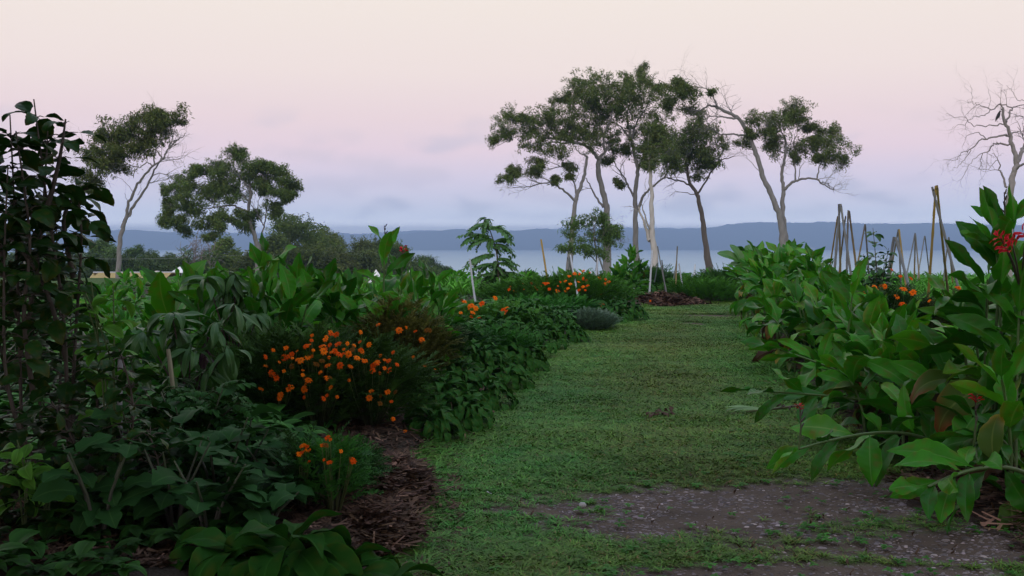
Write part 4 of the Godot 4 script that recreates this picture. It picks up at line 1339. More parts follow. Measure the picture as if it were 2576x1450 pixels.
func build_stakes() -> void:
	var tg := "pole tripods in the right bed"
	stakes("pole_tripod", "tallest tripod of yellow and grey poles crossing at the top, near the right edge", "stakes", [
		[2354, 468, 2335, 735, 19.6, 20.0, 0.026, BAMBOO, BAMBOO * 0.5, 1], [2345, 471, 2400, 682, 19.5, 19.2, 0.026, GREY, GREY * 1.3, 1], [2357, 468, 2372, 610, 19.7, 20.6, 0.026, Color(0.42, 0.3, 0.09), DARK, 1]], tg)
	stakes("pole_tripod", "leftmost tall tripod of weathered poles tied at the top, behind the right canna row", "stakes", [
		[2113, 514, 2102.6, 648, 27, 26.6, 0.034, GREY, GREY, 1], [2110, 514, 2113, 655, 27.1, 27.6, 0.03, GREY, BAMBOO * 0.8], [2115, 514, 2130, 615, 26.9, 26.6, 0.032, GREY * 1.3, GREY, 1], [2107, 545, 2093.5, 633, 27.3, 27.8, 0.022, BAMBOO * 0.8, BAMBOO * 0.7]], tg)
	stakes("pole_tripod", "second tall tripod of poles with dark tips, just right of the leftmost one", "stakes", [
		[2134, 530, 2132.5, 606.6, 31, 30.6, 0.032, DARK, GREY], [2136, 531, 2150, 641, 31.1, 31, 0.034, DARK, BAMBOO * 0.8], [2127.3, 544, 2120, 610, 31.4, 31.8, 0.026, DARK, BAMBOO * 0.7]], tg)
	stakes("pole_tripod", "short tripod of poles left of the dark leaved sapling", "stakes", [
		[2176, 565, 2163, 634, 34, 33.6, 0.028, DARK, BAMBOO * 0.8], [2176.5, 566, 2183, 652, 34.1, 34.3, 0.03, DARK, GREY * 1.2]], tg)
	stakes("pole_tripod", "thick grey leaning poles just right of the dark leaved sapling", "stakes", [
		[2249, 597, 2235, 692, 22, 21.8, 0.034, GREY * 0.8, GREY], [2253, 598, 2287, 730, 21.9, 21.4, 0.034, GREY, Color(0.3, 0.33, 0.38)]], tg)
	stakes("pole_tripod", "thin tripod of yellow poles standing behind the thick grey leaning poles", "stakes", [
		[2261, 577, 2265, 684, 28, 28, 0.026, GREY, GREY], [2260, 578, 2247, 650, 28.1, 28.4, 0.024, GREY, BAMBOO * 0.9], [2262, 578, 2267, 620, 27.9, 27.4, 0.024, BAMBOO * 0.7, BAMBOO * 0.7]], tg)
	stakes("pole_tripod", "small tripod midway between the dark sapling and the tallest tripod", "stakes", [
		[2302, 587, 2282, 682, 33, 32.6, 0.024, GREY, Color(0.3, 0.33, 0.36)], [2302.5, 588, 2300, 687, 33, 33.4, 0.026, GREY, BAMBOO], [2303, 589, 2309, 660, 32.9, 32.6, 0.022, GREY, BAMBOO * 0.7]], tg)
	stakes("pole_tripod", "small two legged pole frame left of the tallest tripod", "stakes", [
		[2326, 594, 2314, 666, 35, 34.6, 0.022, GREY, Color(0.35, 0.35, 0.3)], [2327, 595, 2334, 657, 35, 35.3, 0.022, GREY, GREY]], tg)
	stakes("pole_tripod", "short pole frame half hidden right behind the tallest tripod", "stakes", [
		[2386, 597, 2378, 670, 30, 29.7, 0.022, GREY, GREY], [2387, 598, 2391, 645, 30, 30.3, 0.024, GREY, BAMBOO]], tg)
	var lg := "pale plastic stakes in the left bed"
	stakes("pale_stakes", "crossed pale stakes rising from the orange flowers, left of the small bushy tree", "stakes", [
		[1435, 643, 1458, 766, 24.2, 22, 0.024, PALE, PALE], [1433, 645, 1425, 720, 24.3, 24.8, 0.022, PALE * 0.8, PALE * 0.8], [1427, 648, 1440, 690, 24.5, 24.6, 0.016, GREY, GREY]], lg)
	stakes("pale_stakes", "pair of pale stakes spreading from one point, right of the crossed stakes", "stakes", [
		[1504, 650, 1494, 743, 26, 25.4, 0.024, PALE, PALE], [1508, 651, 1524, 700, 26.1, 26.6, 0.026, PALE, PALE]], lg)
	stakes("pale_stakes", "single bright white stake in front of the white barked gum", "stakes", [[1641, 630, 1632.6, 754, 29, 28.6, 0.028, PALE * 1.2, PALE * 1.2]], lg)
	stakes("grey_stakes", "two thin grey stakes leaning together, right of the white barked gum", "stakes", [
		[1654, 620, 1680, 751, 30, 29.4, 0.02, GREY, GREY * 1.2], [1665, 655, 1671, 720, 30, 30.2, 0.018, GREY, GREY], [1655, 662, 1646, 712, 31, 31.5, 0.016, Color(0.25, 0.3, 0.36), Color(0.25, 0.3, 0.36)]])
	stakes("mixed_stakes", "yellow bamboo stake between two pale stakes at the end of the path", "stakes", [
		[1704, 620, 1700, 744, 31, 30.6, 0.022, GREY, BAMBOO], [1708, 664, 1722, 746, 31.2, 30.6, 0.024, PALE * 0.8, PALE * 0.8], [1701, 664, 1694, 712, 31.5, 32, 0.02, PALE, PALE]])
	stakes("pale_stakes", "small crossed pale stakes left of the dark trunked gum's foot", "stakes", [
		[1748.5, 666, 1744, 714, 36, 35.5, 0.03, PALE * 1.2, PALE * 1.2], [1749, 686, 1755, 706, 36, 36.3, 0.022, PALE, PALE]], lg)
	stakes("pale_stakes", "thick whitish stake left of the pinnate leaved sapling", "stakes", [[1182, 652, 1199, 776, 20.5, 20, 0.021, PALE * 0.9, PALE]], lg)
	stakes("pale_stakes", "thin whitish stake touching the pinnate leaved sapling's trunk", "stakes", [[1257, 700, 1257.8, 777, 26.4, 26.4, 0.018, PALE, PALE]], lg)
	stakes("bamboo_stake", "tall yellow bamboo stake among canna leaves between sapling and bushy tree", "stakes", [[1361, 603, 1383, 752, 24, 23.4, 0.024, BAMBOO, BAMBOO]])
	stakes("cut_stake", "short pale cut stub among orange flowers, left of the thick whitish stake", "stakes", [[1167, 753, 1170, 778, 18.6, 18.6, 0.024, PALE, GREY * 1.5]])
	stakes("bamboo_stake", "thick cut bamboo stub under the purple leaved mango", "stakes", [[423, 879, 430, 960, 7.2, 7.15, 0.017, Color(0.3, 0.27, 0.17), Color(0.22, 0.2, 0.12)]])
	stakes("bamboo_stake", "brown wooden stub standing in the orange flowers", "stakes", [[810, 822, 806, 870, 9.2, 9.2, 0.016, Color(0.16, 0.11, 0.08), Color(0.12, 0.08, 0.06)]])
	stakes("wooden_post", "pale grey post half hidden behind the dark sapling's leaves", "stakes", [[303, 905, 307, 1060, 5.9, 5.9, 0.018, Color(0.26, 0.25, 0.26), Color(0.2, 0.19, 0.2)]])
	stakes("wooden_post", "thick black post in the dark lower left", "stakes", [[296, 1085, 285, 1440, 5.75, 5.75, 0.03, Color(0.012, 0.01, 0.009), Color(0.012, 0.01, 0.009)]])
	stakes("wooden_post", "thin grey post at the bottom edge beside the black post", "stakes", [[337, 1300, 339, 1450, 5.25, 5.2, 0.012, Color(0.1, 0.095, 0.09), Color(0.1, 0.095, 0.09)]])


# ---------------------------------------------------------------- plants
func bez(a: Vector3, b: Vector3, c: Vector3, t: float) -> Vector3:
	return a.lerp(b, t).lerp(b.lerp(c, t), t)


# Stem through three points (relative to the plant's foot) with leaves along it.
func canna(label: String, foot: Vector3, ctrl: Array, leaves: int, o := {}) -> Node3D:
	var root := thing(o.get("name", "canna_plant"), label, "plant", foot, o.get("group", ""))
	var a: Vector3 = ctrl[0]
	var b: Vector3 = ctrl[1]
	var c: Vector3 = ctrl[2]
	var pts := []
	var rr := []
	var length := a.distance_to(b) + b.distance_to(c)
	var thick: float = o.get("thick", 0.013)
	for k in 11:
		pts.append(bez(a, b, c, k / 10.0))
		rr.append(thick * (1.15 - 0.06 * k))
	var stem := MB.new()
	var sc: Color = o.get("stem", Color(0.07, 0.13, 0.03))
	stem.tube(pts, rr, 7, sc * 0.7, sc)
	part("stem", stem.mesh(), mat("stem", Color.WHITE, 0.5), root)
	var lm := mat("canna_leaf", Color.WHITE, 0.42, 0.4, 0.22)
	var lm2 := mat("canna_leaf_pale", Color(1.6, 1.25, 1.0), 0.42, 0.44, 0.4)
	var lm3 := mat("canna_leaf_deep", Color(0.5, 0.6, 0.5), 0.36, 0.3, 0.28)
	var size: float = o.get("size", 0.42)
	var low: float = o.get("low", 0.16)
	var az0 := rnd(0, TAU)
	var merged: MB = MB.new() if o.get("merged", false) else null
	for k in leaves:
		var t := lerpf(low, 1.0, pow(float(k) / maxf(leaves - 1, 1), 0.85))
		var p := bez(a, b, c, t)
		var tan := (bez(a, b, c, minf(t + 0.05, 1.0)) - bez(a, b, c, t - 0.05)).normalized()
		var bs := frame(tan, Vector3(0.13, 0.2, 1.0))
		var az := az0 + k * 2.55 + rnd(-0.4, 0.4)
		var el := deg_to_rad(lerpf(o.get("open", 68.0), 16.0, pow(t, 1.6)) + rnd(-12, 12))
		var dir := tan * cos(el) + (bs.x * cos(az) + bs.y * sin(az)) * sin(el)
		var upv := (tan * 0.6 + Vector3.UP * 0.7).normalized()
		var s := size * rnd(0.78, 1.12) * (0.8 + 0.35 * sin(PI * clampf(t * 0.95, 0.0, 1.0)))
		var fall := clampf(1.0 - t + rnd(-0.25, o.get("droop", 0.3)), 0.0, 0.99)
		var v := int(fall * 4.2) * 3 + rng.randi() % 3
		var basis := frame(dir, upv) * Basis(Vector3.BACK, rnd(-0.6, 0.6))
		var xf := Transform3D(basis.scaled_local(Vector3.ONE * s), p)
		var pick := rng.randf()
		var kd := "canna"
		if t < 0.4 and pick < o.get("dead", 0.16):
			kd = "dead_canna"
			v = rng.randi() % 5
			s *= 0.8
		elif t < 0.55 and pick < o.get("dead", 0.16) + 0.07:
			kd = "yellow_canna"
			v = rng.randi() % 4
		if merged:
			merged.add(kinds[kd].mb[v], xf, Color(1, 1, 1) * rnd(0.75, 1.3))
		else:
			hang("leaf", kd, v, root, xf, [lm, lm2, lm3, lm, lm3][rng.randi() % 5] if kd == "canna" else lm)
	if merged:
		part("leaves", merged.mesh(), lm, root).set_meta("kind", "stuff")
	for w in o.get("blooms", []):
		var fb := MB.new()
		fb.tube([c, c.lerp(w - foot, 0.5) + Vector3(0, 0.03, 0), w - foot], [0.006, 0.005, 0.004], 5, Color(0.06, 0.04, 0.04), Color(0.06, 0.02, 0.03))
		part("flower_stalk", fb.mesh(), mat("stem", Color.WHITE, 0.5), root)
		hang("flower", "canna_flower", rng.randi(), root, Transform3D(Basis(Vector3.BACK, 0.9).scaled(Vector3.ONE * 0.075), w - foot), mat("petal", Color(1.0, 0.8, 0.9), 0.5, 0.3, 0.25))
	if o.get("spike", false) or o.get("flower", false):
		var tip := MB.new()
		var tp := [c, c + Vector3(0.01, 0.13, 0), c + Vector3(0.0, 0.26, 0.01)]
		tip.tube(tp, [0.008, 0.006, 0.004], 5, sc, Color(0.05, 0.03, 0.03))
		for q in 4:
			tip.tube([tp[1] + Vector3(0, 0.04 * q, 0), tp[1] + Vector3(rnd(-0.03, 0.03), 0.04 * q + 0.03, rnd(-0.02, 0.02))], [0.007, 0.004], 4, Color(0.05, 0.03, 0.03), Color(0.03, 0.02, 0.02))
		part("flower_spike", tip.mesh(), mat("stem", Color.WHITE, 0.5), root)
		if o.get("flower", false):
			hang("flower", "canna_flower", rng.randi(), root, Transform3D(Basis().scaled(Vector3.ONE * o.get("bloom", 0.1)), tp[2]), mat("petal", Color(1.0, 0.8, 0.9), 0.5, 0.3, 0.25))
	return root


func upright(label: String, px: float, d: float, top: float, leaves: int, o := {}) -> Node3D:
	var foot := at(px, d)
	var tip := P(o.get("tx", px), top, d) - foot
	tip.y = maxf(tip.y - o.get("size", 0.42) * 0.55, 0.45)
	var h := tip.y
	var side: Vector3 = o.get("lean", Vector3(rnd(-0.12, 0.12), 0, rnd(-0.12, 0.12)))
	return canna(label, foot, [Vector3(0, -0.05, 0), Vector3(-side.x * 0.3, h * 0.55, side.z * 0.3), tip + side], leaves, o)


func among(v: float, list: Array) -> String:
	for e in list:
		if v < e[0]:
			return e[1]
	return list[-1][1]


func sx_of(p: Vector3) -> float:
	return 1288.0 + F * p.x / -p.z


func by_left(px: float) -> String:
	return among(px, [[330, ", behind the dark left sapling"], [420, ", below the leaning gum"], [490, ", below the white roofed shed"], [560, ", around the mango with purple leaves"], [620, ", behind the second mango"], [690, ", below the broad domed gum"], [760, ", below the headland's tallest tree"], [840, ", below the headland's olive trees"], [920, ", below the headland's middle"], [990, ", around the dry seed spike"], [1060, ", around the thin crimson bloom"], [1130, ", beside the withered canna"], [9999, ", near the thick whitish stake"]])


func by_right(p: Vector3) -> String:
	var off := p.x - edge(right_edge, -p.z)
	return (" grass edge" if off < 0.7 else (" centre" if off < 1.1 else " inner side")) + among(sx_of(p), [[1890, ", by the path's bend"], [1940, ", below the banana plant"], [2000, ", below the upright gum"], [2070, ", right of the upright gum's foot"], [2150, ", below the leftmost tall tripods"], [2220, ", below the dark leaved sapling"], [2300, ", below the thick grey poles"], [2400, ", below the tallest tripod"], [9999, ", below the dead tree"]])


func by_far(px: float, d: float) -> String:
	return ("before" if d < 30.0 else ("behind" if d < 38.0 else "far behind")) + among(px, [[420, " the left sapling's right side"], [620, " the mango saplings"], [820, " the headland's tallest tree"], [1000, " the seed spike"], [1180, " the thick whitish stake"], [1300, " the pinnate sapling"], [1400, " the yellow bamboo stake"], [1480, " the crossed pale stakes"], [1560, " the small bushy tree"], [1620, " the tall leafy bush"], [1680, " the white barked gum's stake"], [1740, " the mixed stakes"], [9999, " the dark trunked gum"]])


func build_cannas() -> void:
	rng.seed = 77
	# ---- right bed, hand placed at the front
	var rg := "cannas of the right bed"
	upright("tallest canna at the right edge with dark bud spike against the dead tree", 2505, 6.9, 500, 13, {"size": 0.4, "spike": true, "lean": Vector3(0.05, 0, 0), "open": 75.0})
	upright("canna with crimson blooms at the right frame edge", 2566, 6.5, 640, 12, {"size": 0.42, "open": 75.0, "blooms": [P(2518, 600, 6.1), P(2545, 610, 6.15), P(2535, 628, 6.12), P(2580, 592, 6.2)]})
	upright("canna left of the tallest one, its broad leaves reaching left under the crimson bloom", 2440, 7.3, 690, 12, {"size": 0.44, "lean": Vector3(-0.1, 0, 0.05), "open": 80.0})
	upright("low front canna at the right edge beneath the crimson bloom", 2545, 6.2, 850, 11, {"size": 0.42, "lean": Vector3(-0.1, 0, 0.1), "open": 80.0})
	upright("canna with big drooping leaves in the middle of the right front", 2360, 7.6, 800, 12, {"size": 0.44, "open": 82.0})
	upright("canna with upright twin leaves left of the tallest tripod's foot", 2250, 8.6, 790, 11, {"size": 0.42})
	upright("canna with one tall pointed leaf below the leftmost tall tripod", 2128, 10.0, 668, 11, {"size": 0.44})
	upright("canna in the right bed between the pointed leaf one and the tripod's foot", 2200, 9.2, 800, 11, {"size": 0.42})
	for q in [[2470, 7.6, 700, "canna behind the tallest one, filling the right edge", 12, 0.46], [2575, 7.4, 560, "canna rising behind the crimson bloom at the right edge", 12, 0.48], [2400, 8.2, 760, "broad leaved canna behind the drooping one, left of the crimson bloom", 12, 0.46], [2310, 8.2, 860, "canna with low spreading leaves left of the drooping one", 12, 0.44], [2440, 6.6, 900, "low canna with wide leaves in front of the tallest one", 12, 0.44], [2180, 8.4, 880, "low canna at the front corner over the bent stem", 11, 0.42], [2535, 6.8, 520, "tall broad canna right beside the one with the dark bud spike", 14, 0.5], [2480, 7.1, 600, "tall canna with leaves arching left under the dead tree", 14, 0.5], [2590, 6.9, 480, "tallest broad leaves cut by the right frame edge", 13, 0.5], [2500, 6.9, 800, "middle height canna under the crimson bloom's left side", 12, 0.46], [2280, 7.7, 930, "low shaded canna above the fallen fan of leaves", 11, 0.42], [2080, 9.8, 850, "low canna near the grass edge above the bent stem", 11, 0.4]]:
		upright(q[3], q[0], q[1], q[2], q[4], {"size": q[5], "open": 90.0, "low": 0.08, "dead": 0.3, "droop": 0.9})
	# flopped stems leaning out over the grass
	var f := at(2390, 7.4)
	canna("fallen canna stem with fan of hanging leaves and red bud over bare ground", f, [Vector3(0, 0.1, 0), P(2300, 1040, 7.1) - f, P(2010, 1130, 6.6) - f], 11, {"size": 0.42, "low": 0.25, "open": 70.0, "flower": true, "bloom": 0.045})
	f = at(2600, 6.2)
	canna("long fallen canna stem at the lower right with yellowed tip leaves hanging", f, [Vector3(0, 0.25, 0), P(2500, 1140, 5.9) - f, P(2335, 1225, 5.6) - f], 13, {"size": 0.38, "low": 0.25, "dead": 0.3, "open": 75.0})
	f = at(2330, 8.6)
	canna("canna stem bent low to the left over the grass beside the cut stalk", f, [Vector3(0, 0.15, 0), P(2200, 1000, 8.5) - f, P(1920, 985, 8.3) - f], 11, {"size": 0.42, "low": 0.25, "open": 60.0})
	f = at(2250, 9.4)
	canna("canna leaning out left above the bent low stem", f, [Vector3(0, 0.1, 0), P(2180, 950, 9.3) - f, P(1960, 880, 9.2) - f], 11, {"size": 0.43, "low": 0.2})
	f = at(2570, 6.6)
	canna("canna leaning left at the right frame edge with a small red flower near its tip", f, [Vector3(0, 0.1, 0), P(2540, 1050, 6.4) - f, P(2450, 1120, 6.1) - f], 9, {"size": 0.36, "low": 0.2, "flower": true, "bloom": 0.055})
	# ---- right row along the path
	for k in 95:
		var d := lerpf(7.6, 25.0, pow((k + rng.randf()) / 95.0, 1.0))
		var x := edge(right_edge, d) + 0.22 + 1.15 * rng.randf() + (0.3 if d < 10.0 else 0.0)
		var foot := Vector3(x, gh(x, -d), -d)
		var h := lerpf(0.6, 1.1, smoothstep(8.5, 20.0, d)) * rnd(0.8, 1.15)
		var lean := Vector3(rnd(-0.3, 0.12), 0, rnd(-0.15, 0.15))
		var zone := "near right row's" if d < 11.0 else ("middle right row's" if d < 16.0 else "far right row's")
		canna(("taller" if h > 0.9 else "lower") + " leafy canna, " + zone + by_right(foot), foot, [Vector3(0, -0.05, 0), Vector3(0, h * 0.6, 0), Vector3(lean.x, h, lean.z)], 12 if d < 14.0 else 11, {"size": 0.48, "group": rg, "open": 88.0, "low": 0.06, "dead": 0.3, "droop": 0.95})
	# ---- left bed
	var lgp := "cannas of the left bed"
	upright("canna with a huge curled leaf arching left in front of the yellow roof", 432, 9.8, 690, 9, {"size": 0.62, "lean": Vector3(0.02, 0, 0), "dead": 0.0})
	upright("tall canna with furled top leaf under the broad domed gum", 656, 11.0, 600, 11, {"size": 0.5, "dead": 0.0})
	upright("tallest canna of the left bed with a dry seed spike", 965, 12.2, 575, 12, {"size": 0.42, "spike": true, "dead": 0.1, "tx": 968})
	upright("canna with a thin crimson flower spike right of the tallest one", 1000, 12.6, 635, 10, {"size": 0.44, "flower": true, "bloom": 0.085, "tx": 1025, "dead": 0.1})
	upright("canna with a pale furled new leaf right of the crimson spike", 1050, 14.0, 690, 9, {"size": 0.4, "dead": 0.2})
	upright("canna with dark withered hanging leaves beside the dry shrub", 1110, 12.6, 720, 12, {"size": 0.45, "dead": 0.85, "open": 100.0})
	for k in 132:
		var d := lerpf(9.3, 24.0, pow((k + rng.randf()) / 132.0, 1.3))
		var px := rnd(215, 1105 if d > 11.5 else 760)
		if d > 15.0:
			px = rnd(230, 1115)
		var foot := at(px, d)
		if edge(left_edge, d) - foot.x < 1.0:
			continue
		var top := rnd(785, 860) if px < 430.0 else (rnd(665, 770) if px < 700.0 else (rnd(655, 760) if px < 905.0 or px > 1065.0 else rnd(722, 780)))
		var h := maxf(P(px, top, d).y - foot.y - 0.3, 0.4)
		var lean := Vector3(rnd(-0.18, 0.18), 0, rnd(-0.15, 0.15))
		var zone := "in the left bed's front" if d < 12.0 else ("in the left bed's middle" if d < 17.0 else "in the left bed's back")
		canna(("taller" if h > 0.75 else "lower") + " broad leaved canna " + zone + by_left(px), foot, [Vector3(0, -0.05, 0), Vector3(0, h * 0.6, 0), Vector3(lean.x, h, lean.z)], 9 if d < 17.0 else 8, {"size": rnd(0.36, 0.48), "group": lgp, "dead": 0.1, "droop": 0.55, "open": 78.0, "low": 0.1})
	for k in 34:
		var d := rnd(8.9, 11.0)
		var px := 525.0 + 575.0 * (k + rng.randf()) / 34.0
		if px > 720.0:
			d += 1.2
		var foot := at(px, d)
		var h := maxf(P(px, rnd(650, 730) if px < 905.0 or px > 1065.0 else rnd(722, 780), d).y - foot.y - 0.3, 0.4)
		canna("tall front canna of the left bed" + by_left(px), foot, [Vector3(0, -0.05, 0), Vector3(0, h * 0.6, 0), Vector3(rnd(-0.12, 0.12), h, rnd(-0.1, 0.1))], 11, {"size": rnd(0.38, 0.5), "group": lgp, "dead": 0.12, "droop": 0.5, "low": 0.12})
	# ---- farther plants at the back of both beds
	for k in 60:
		var d := rnd(24.0, 46.0)
		var px := rnd(1090, 1800) if k % 3 else rnd(300, 1100)
		if px > 1120.0 and px < 1330.0:
			d = maxf(d, 30.0 + 0.3 * (d - 24.0))
		var foot := at(px, d)
		if absf(foot.x - (edge(left_edge, d) + edge(right_edge, d)) * 0.5) < 1.7 and d < 33.0:
			continue
		if d < 33.0 and foot.x > edge(left_edge, d) - 2.6:
			continue
		var h := P(px, rnd(745, 775) if px < 430.0 else rnd(672, 705), d).y - foot.y - 0.38
		h = maxf(h, 0.25)
		canna(("taller" if h > 0.75 else "lower") + " distant canna " + by_far(px, d), foot, [Vector3(0, -0.05, 0), Vector3(0, h * 0.6, 0), Vector3(rnd(-0.15, 0.15), h, rnd(-0.15, 0.15))], 9, {"merged": d > 30.0, "size": 0.5, "group": "distant cannas below the gums", "dead": 0.02})
	# a big leafy bush by the pale stakes
	for s in [[1590, 29.0, 618, "tall leafy bush in the left bed, right of the pale stakes, upper stem"], [1572, 28.6, 640, "tall leafy bush right of the pale stakes, left stem"], [1608, 29.2, 655, "tall leafy bush right of the pale stakes, right stem"], [1560, 28.2, 668, "tall leafy bush right of the pale stakes, front low stem"], [1600, 28.4, 690, "tall leafy bush right of the pale stakes, dark lowest stem"]]:
		upright(s[3], s[0], s[1], s[2], 26, {"size": 0.42, "dead": 0.0, "open": 95.0, "name": "leafy_bush", "low": 0.1})


func rosette(called: String, label: String, cat: String, foot: Vector3, k: String, n: int, r: float, h: float, size: float, m: Material, o := {}) -> Node3D:
	# leaves rising from a low crown and arching out over a mound
	var root := thing(called, label, cat, foot, o.get("group", ""))
	var merged: MB = MB.new() if o.get("merged", false) else null
	var cr := MB.new()
	cr.tube([Vector3(0, -0.04, 0), Vector3(0, h * 0.25, 0)], [0.03, 0.02], 6, Color(0.05, 0.06, 0.03), Color(0.05, 0.08, 0.03))
	part("crown", cr.mesh(), mat("stem", Color.WHITE, 0.5), root)
	for q in n:
		var f := sqrt((q + 0.5) / n)
		var az := q * 2.4 + rnd(-0.3, 0.3)
		var p := Vector3(cos(az) * r * f * 0.72, h * (0.25 + 0.72 * (1.0 - f * f)) * rnd(0.8, 1.1), sin(az) * r * f * 0.72)
		var dir := Vector3(cos(az) * (0.35 + f), 0.75 - 0.7 * f + rnd(-0.2, 0.25), sin(az) * (0.35 + f))
		var s := size * rnd(0.7, 1.15)
		p -= dir.normalized() * s * 0.25
		var xf := Transform3D((frame(dir, Vector3.UP) * Basis(Vector3.BACK, rnd(-0.5, 0.5))).scaled_local(Vector3.ONE * s), p)
		var v: int = clampi(int(f * kinds[k].mb.size()) + rng.randi() % 2, 0, kinds[k].mb.size() - 1)
		if merged:
			merged.add(kinds[k].mb[v], xf, Color(1, 1, 1) * rnd(0.75, 1.25))
		else:
			hang("leaf", k, v, root, xf, m)
	if merged:
		part("leaves", merged.mesh(), m, root).set_meta("kind", "stuff")
	return root


func cosmos(label: String, foot: Vector3, r: float, h: float, sprays: int, blooms: Array, o := {}) -> Node3D:
	var root := thing(o.get("name", "flower_bush"), label, o.get("category", "flower bush"), foot, o.get("group", ""))
	var st := MB.new()
	var stem_c: Color = o.get("stem", Color(0.05, 0.06, 0.025))
	var places := []
	var tints := []
	var hue: Color = o.get("tint", Color.WHITE)
	var sz: float = o.get("spray", 0.2)
	for q in sprays:
		var az := rnd(0, TAU)
		var f := sqrt(rng.randf())
		var y := h * pow(rng.randf(), 0.6) * (1.0 - 0.35 * f * f)
		var bulge := 0.45 + 0.55 * sin(clampf(y / h, 0.05, 0.95) * PI * 0.8 + 0.3)
		var p := Vector3(cos(az) * r * f * bulge, y, sin(az) * r * f * bulge)
		var dir := Vector3(cos(az) * f + rnd(-0.5, 0.5), rnd(0.2, 1.3), sin(az) * f + rnd(-0.5, 0.5))
		places.append(Transform3D(frame(dir, Vector3.UP).scaled_local(Vector3.ONE * sz * rnd(0.7, 1.3)), p))
		var g := rnd(0.7, 1.3)
		tints.append(Color(hue.r * g, hue.g * g, hue.b * g))
		if q % 7 == 0:
			st.tube([Vector3(p.x * 0.15, -0.03, p.z * 0.15), Vector3(p.x * 0.4, y * 0.55, p.z * 0.4), p], [0.007, 0.005, 0.003], 4, stem_c, stem_c)
	var seated := []
	for b in blooms:
		# slide each bloom along its sight line from the drawn distance to the nearest bush's outer shell
		var p: Vector3 = b - foot
		var eye := Vector3(0, EYE, 0) - foot
		var away := (p - eye).normalized()
		var near := 1e9
		for sh in o.get("shells", [[foot, r, h]]):
			var q: Vector3 = eye + foot - sh[0] - Vector3(0, sh[2] * 0.45, 0)
			var wide: float = sh[1] * 0.9 + float(o.get("spray", 0.2)) * 0.8
			var k := Vector3(1.0 / wide, 1.0 / (sh[2] * 0.55 + float(o.get("spray", 0.2)) * 0.85), 1.0 / wide)
			var qa := (away * k).length_squared()
			var qb := (away * k).dot(q * k)
			var disc := qb * qb - qa * ((q * k).length_squared() - 1.0)
			if disc > 0.0:
				near = minf(near, (-qb - sqrt(disc)) / qa)
		p = eye + away * (near if near < 1e8 else (p - eye).length())
		seated.append(p)
	blooms = seated
	for b in blooms:
		var p: Vector3 = b
		st.tube([Vector3(p.x * 0.3, 0, p.z * 0.3), Vector3(p.x * 0.75, p.y * 0.6, p.z * 0.75), p], [0.004, 0.003, 0.002], 4, stem_c, Color(0.08, 0.12, 0.03))
	part("stems", st.mesh(), mat("stem", Color.WHITE, 0.5), root).set_meta("kind", "stuff")
	scatter("foliage", kinds[o.get("leaf", "feather")].mesh[rng.randi() % 3], mat("feather_leaf", Color.WHITE, 0.65, 0.2, 0.2), places, tints, root)
	for b in blooms:
		var s: float = o.get("bloom", 0.032) * rnd(0.55, 1.25)
		var dir := (Vector3(rnd(-0.8, 0.8), rnd(0.1, 1.3), rnd(0.2, 1.2))).normalized()
		hang("flower", "cosmos", rng.randi(), root, Transform3D((Basis(frame(dir, Vector3.RIGHT).x, dir, frame(dir, Vector3.RIGHT).x.cross(dir))).scaled_local(Vector3.ONE * s), b), [mat("orange_petal", Color.WHITE, 0.7, 0.15, 0.15), mat("orange_petal_deep", Color(0.9, 0.6, 0.6), 0.7, 0.15, 0.15), mat("orange_petal_light", Color(1.1, 1.3, 1.1), 0.7, 0.15, 0.15), mat("spent_petal", Color(0.2, 0.45, 2.0), 0.8, 0.1, 0.1)][mini(rng.randi() % 10 / 3, 3)])
	return root


func blooms_at(list: Array, ox: float, oy: float, k: float, d: float, spread: float) -> Array:
	var out := []
	for q in S(list, ox, oy, k):
		out.append(P(q.x, q.y, d + rnd(-spread, spread)))
	return out


func share(blooms: Array, feet: Array) -> Array:
	# give every bloom to the nearest of the plants
	var out := []
	for f in feet:
		out.append([])
	for b in blooms:
		var best := 0
		for k in feet.size():
			if absf(feet[k].x - b.x) < absf(feet[best].x - b.x):
				best = k
		out[best].append(b)
	return out


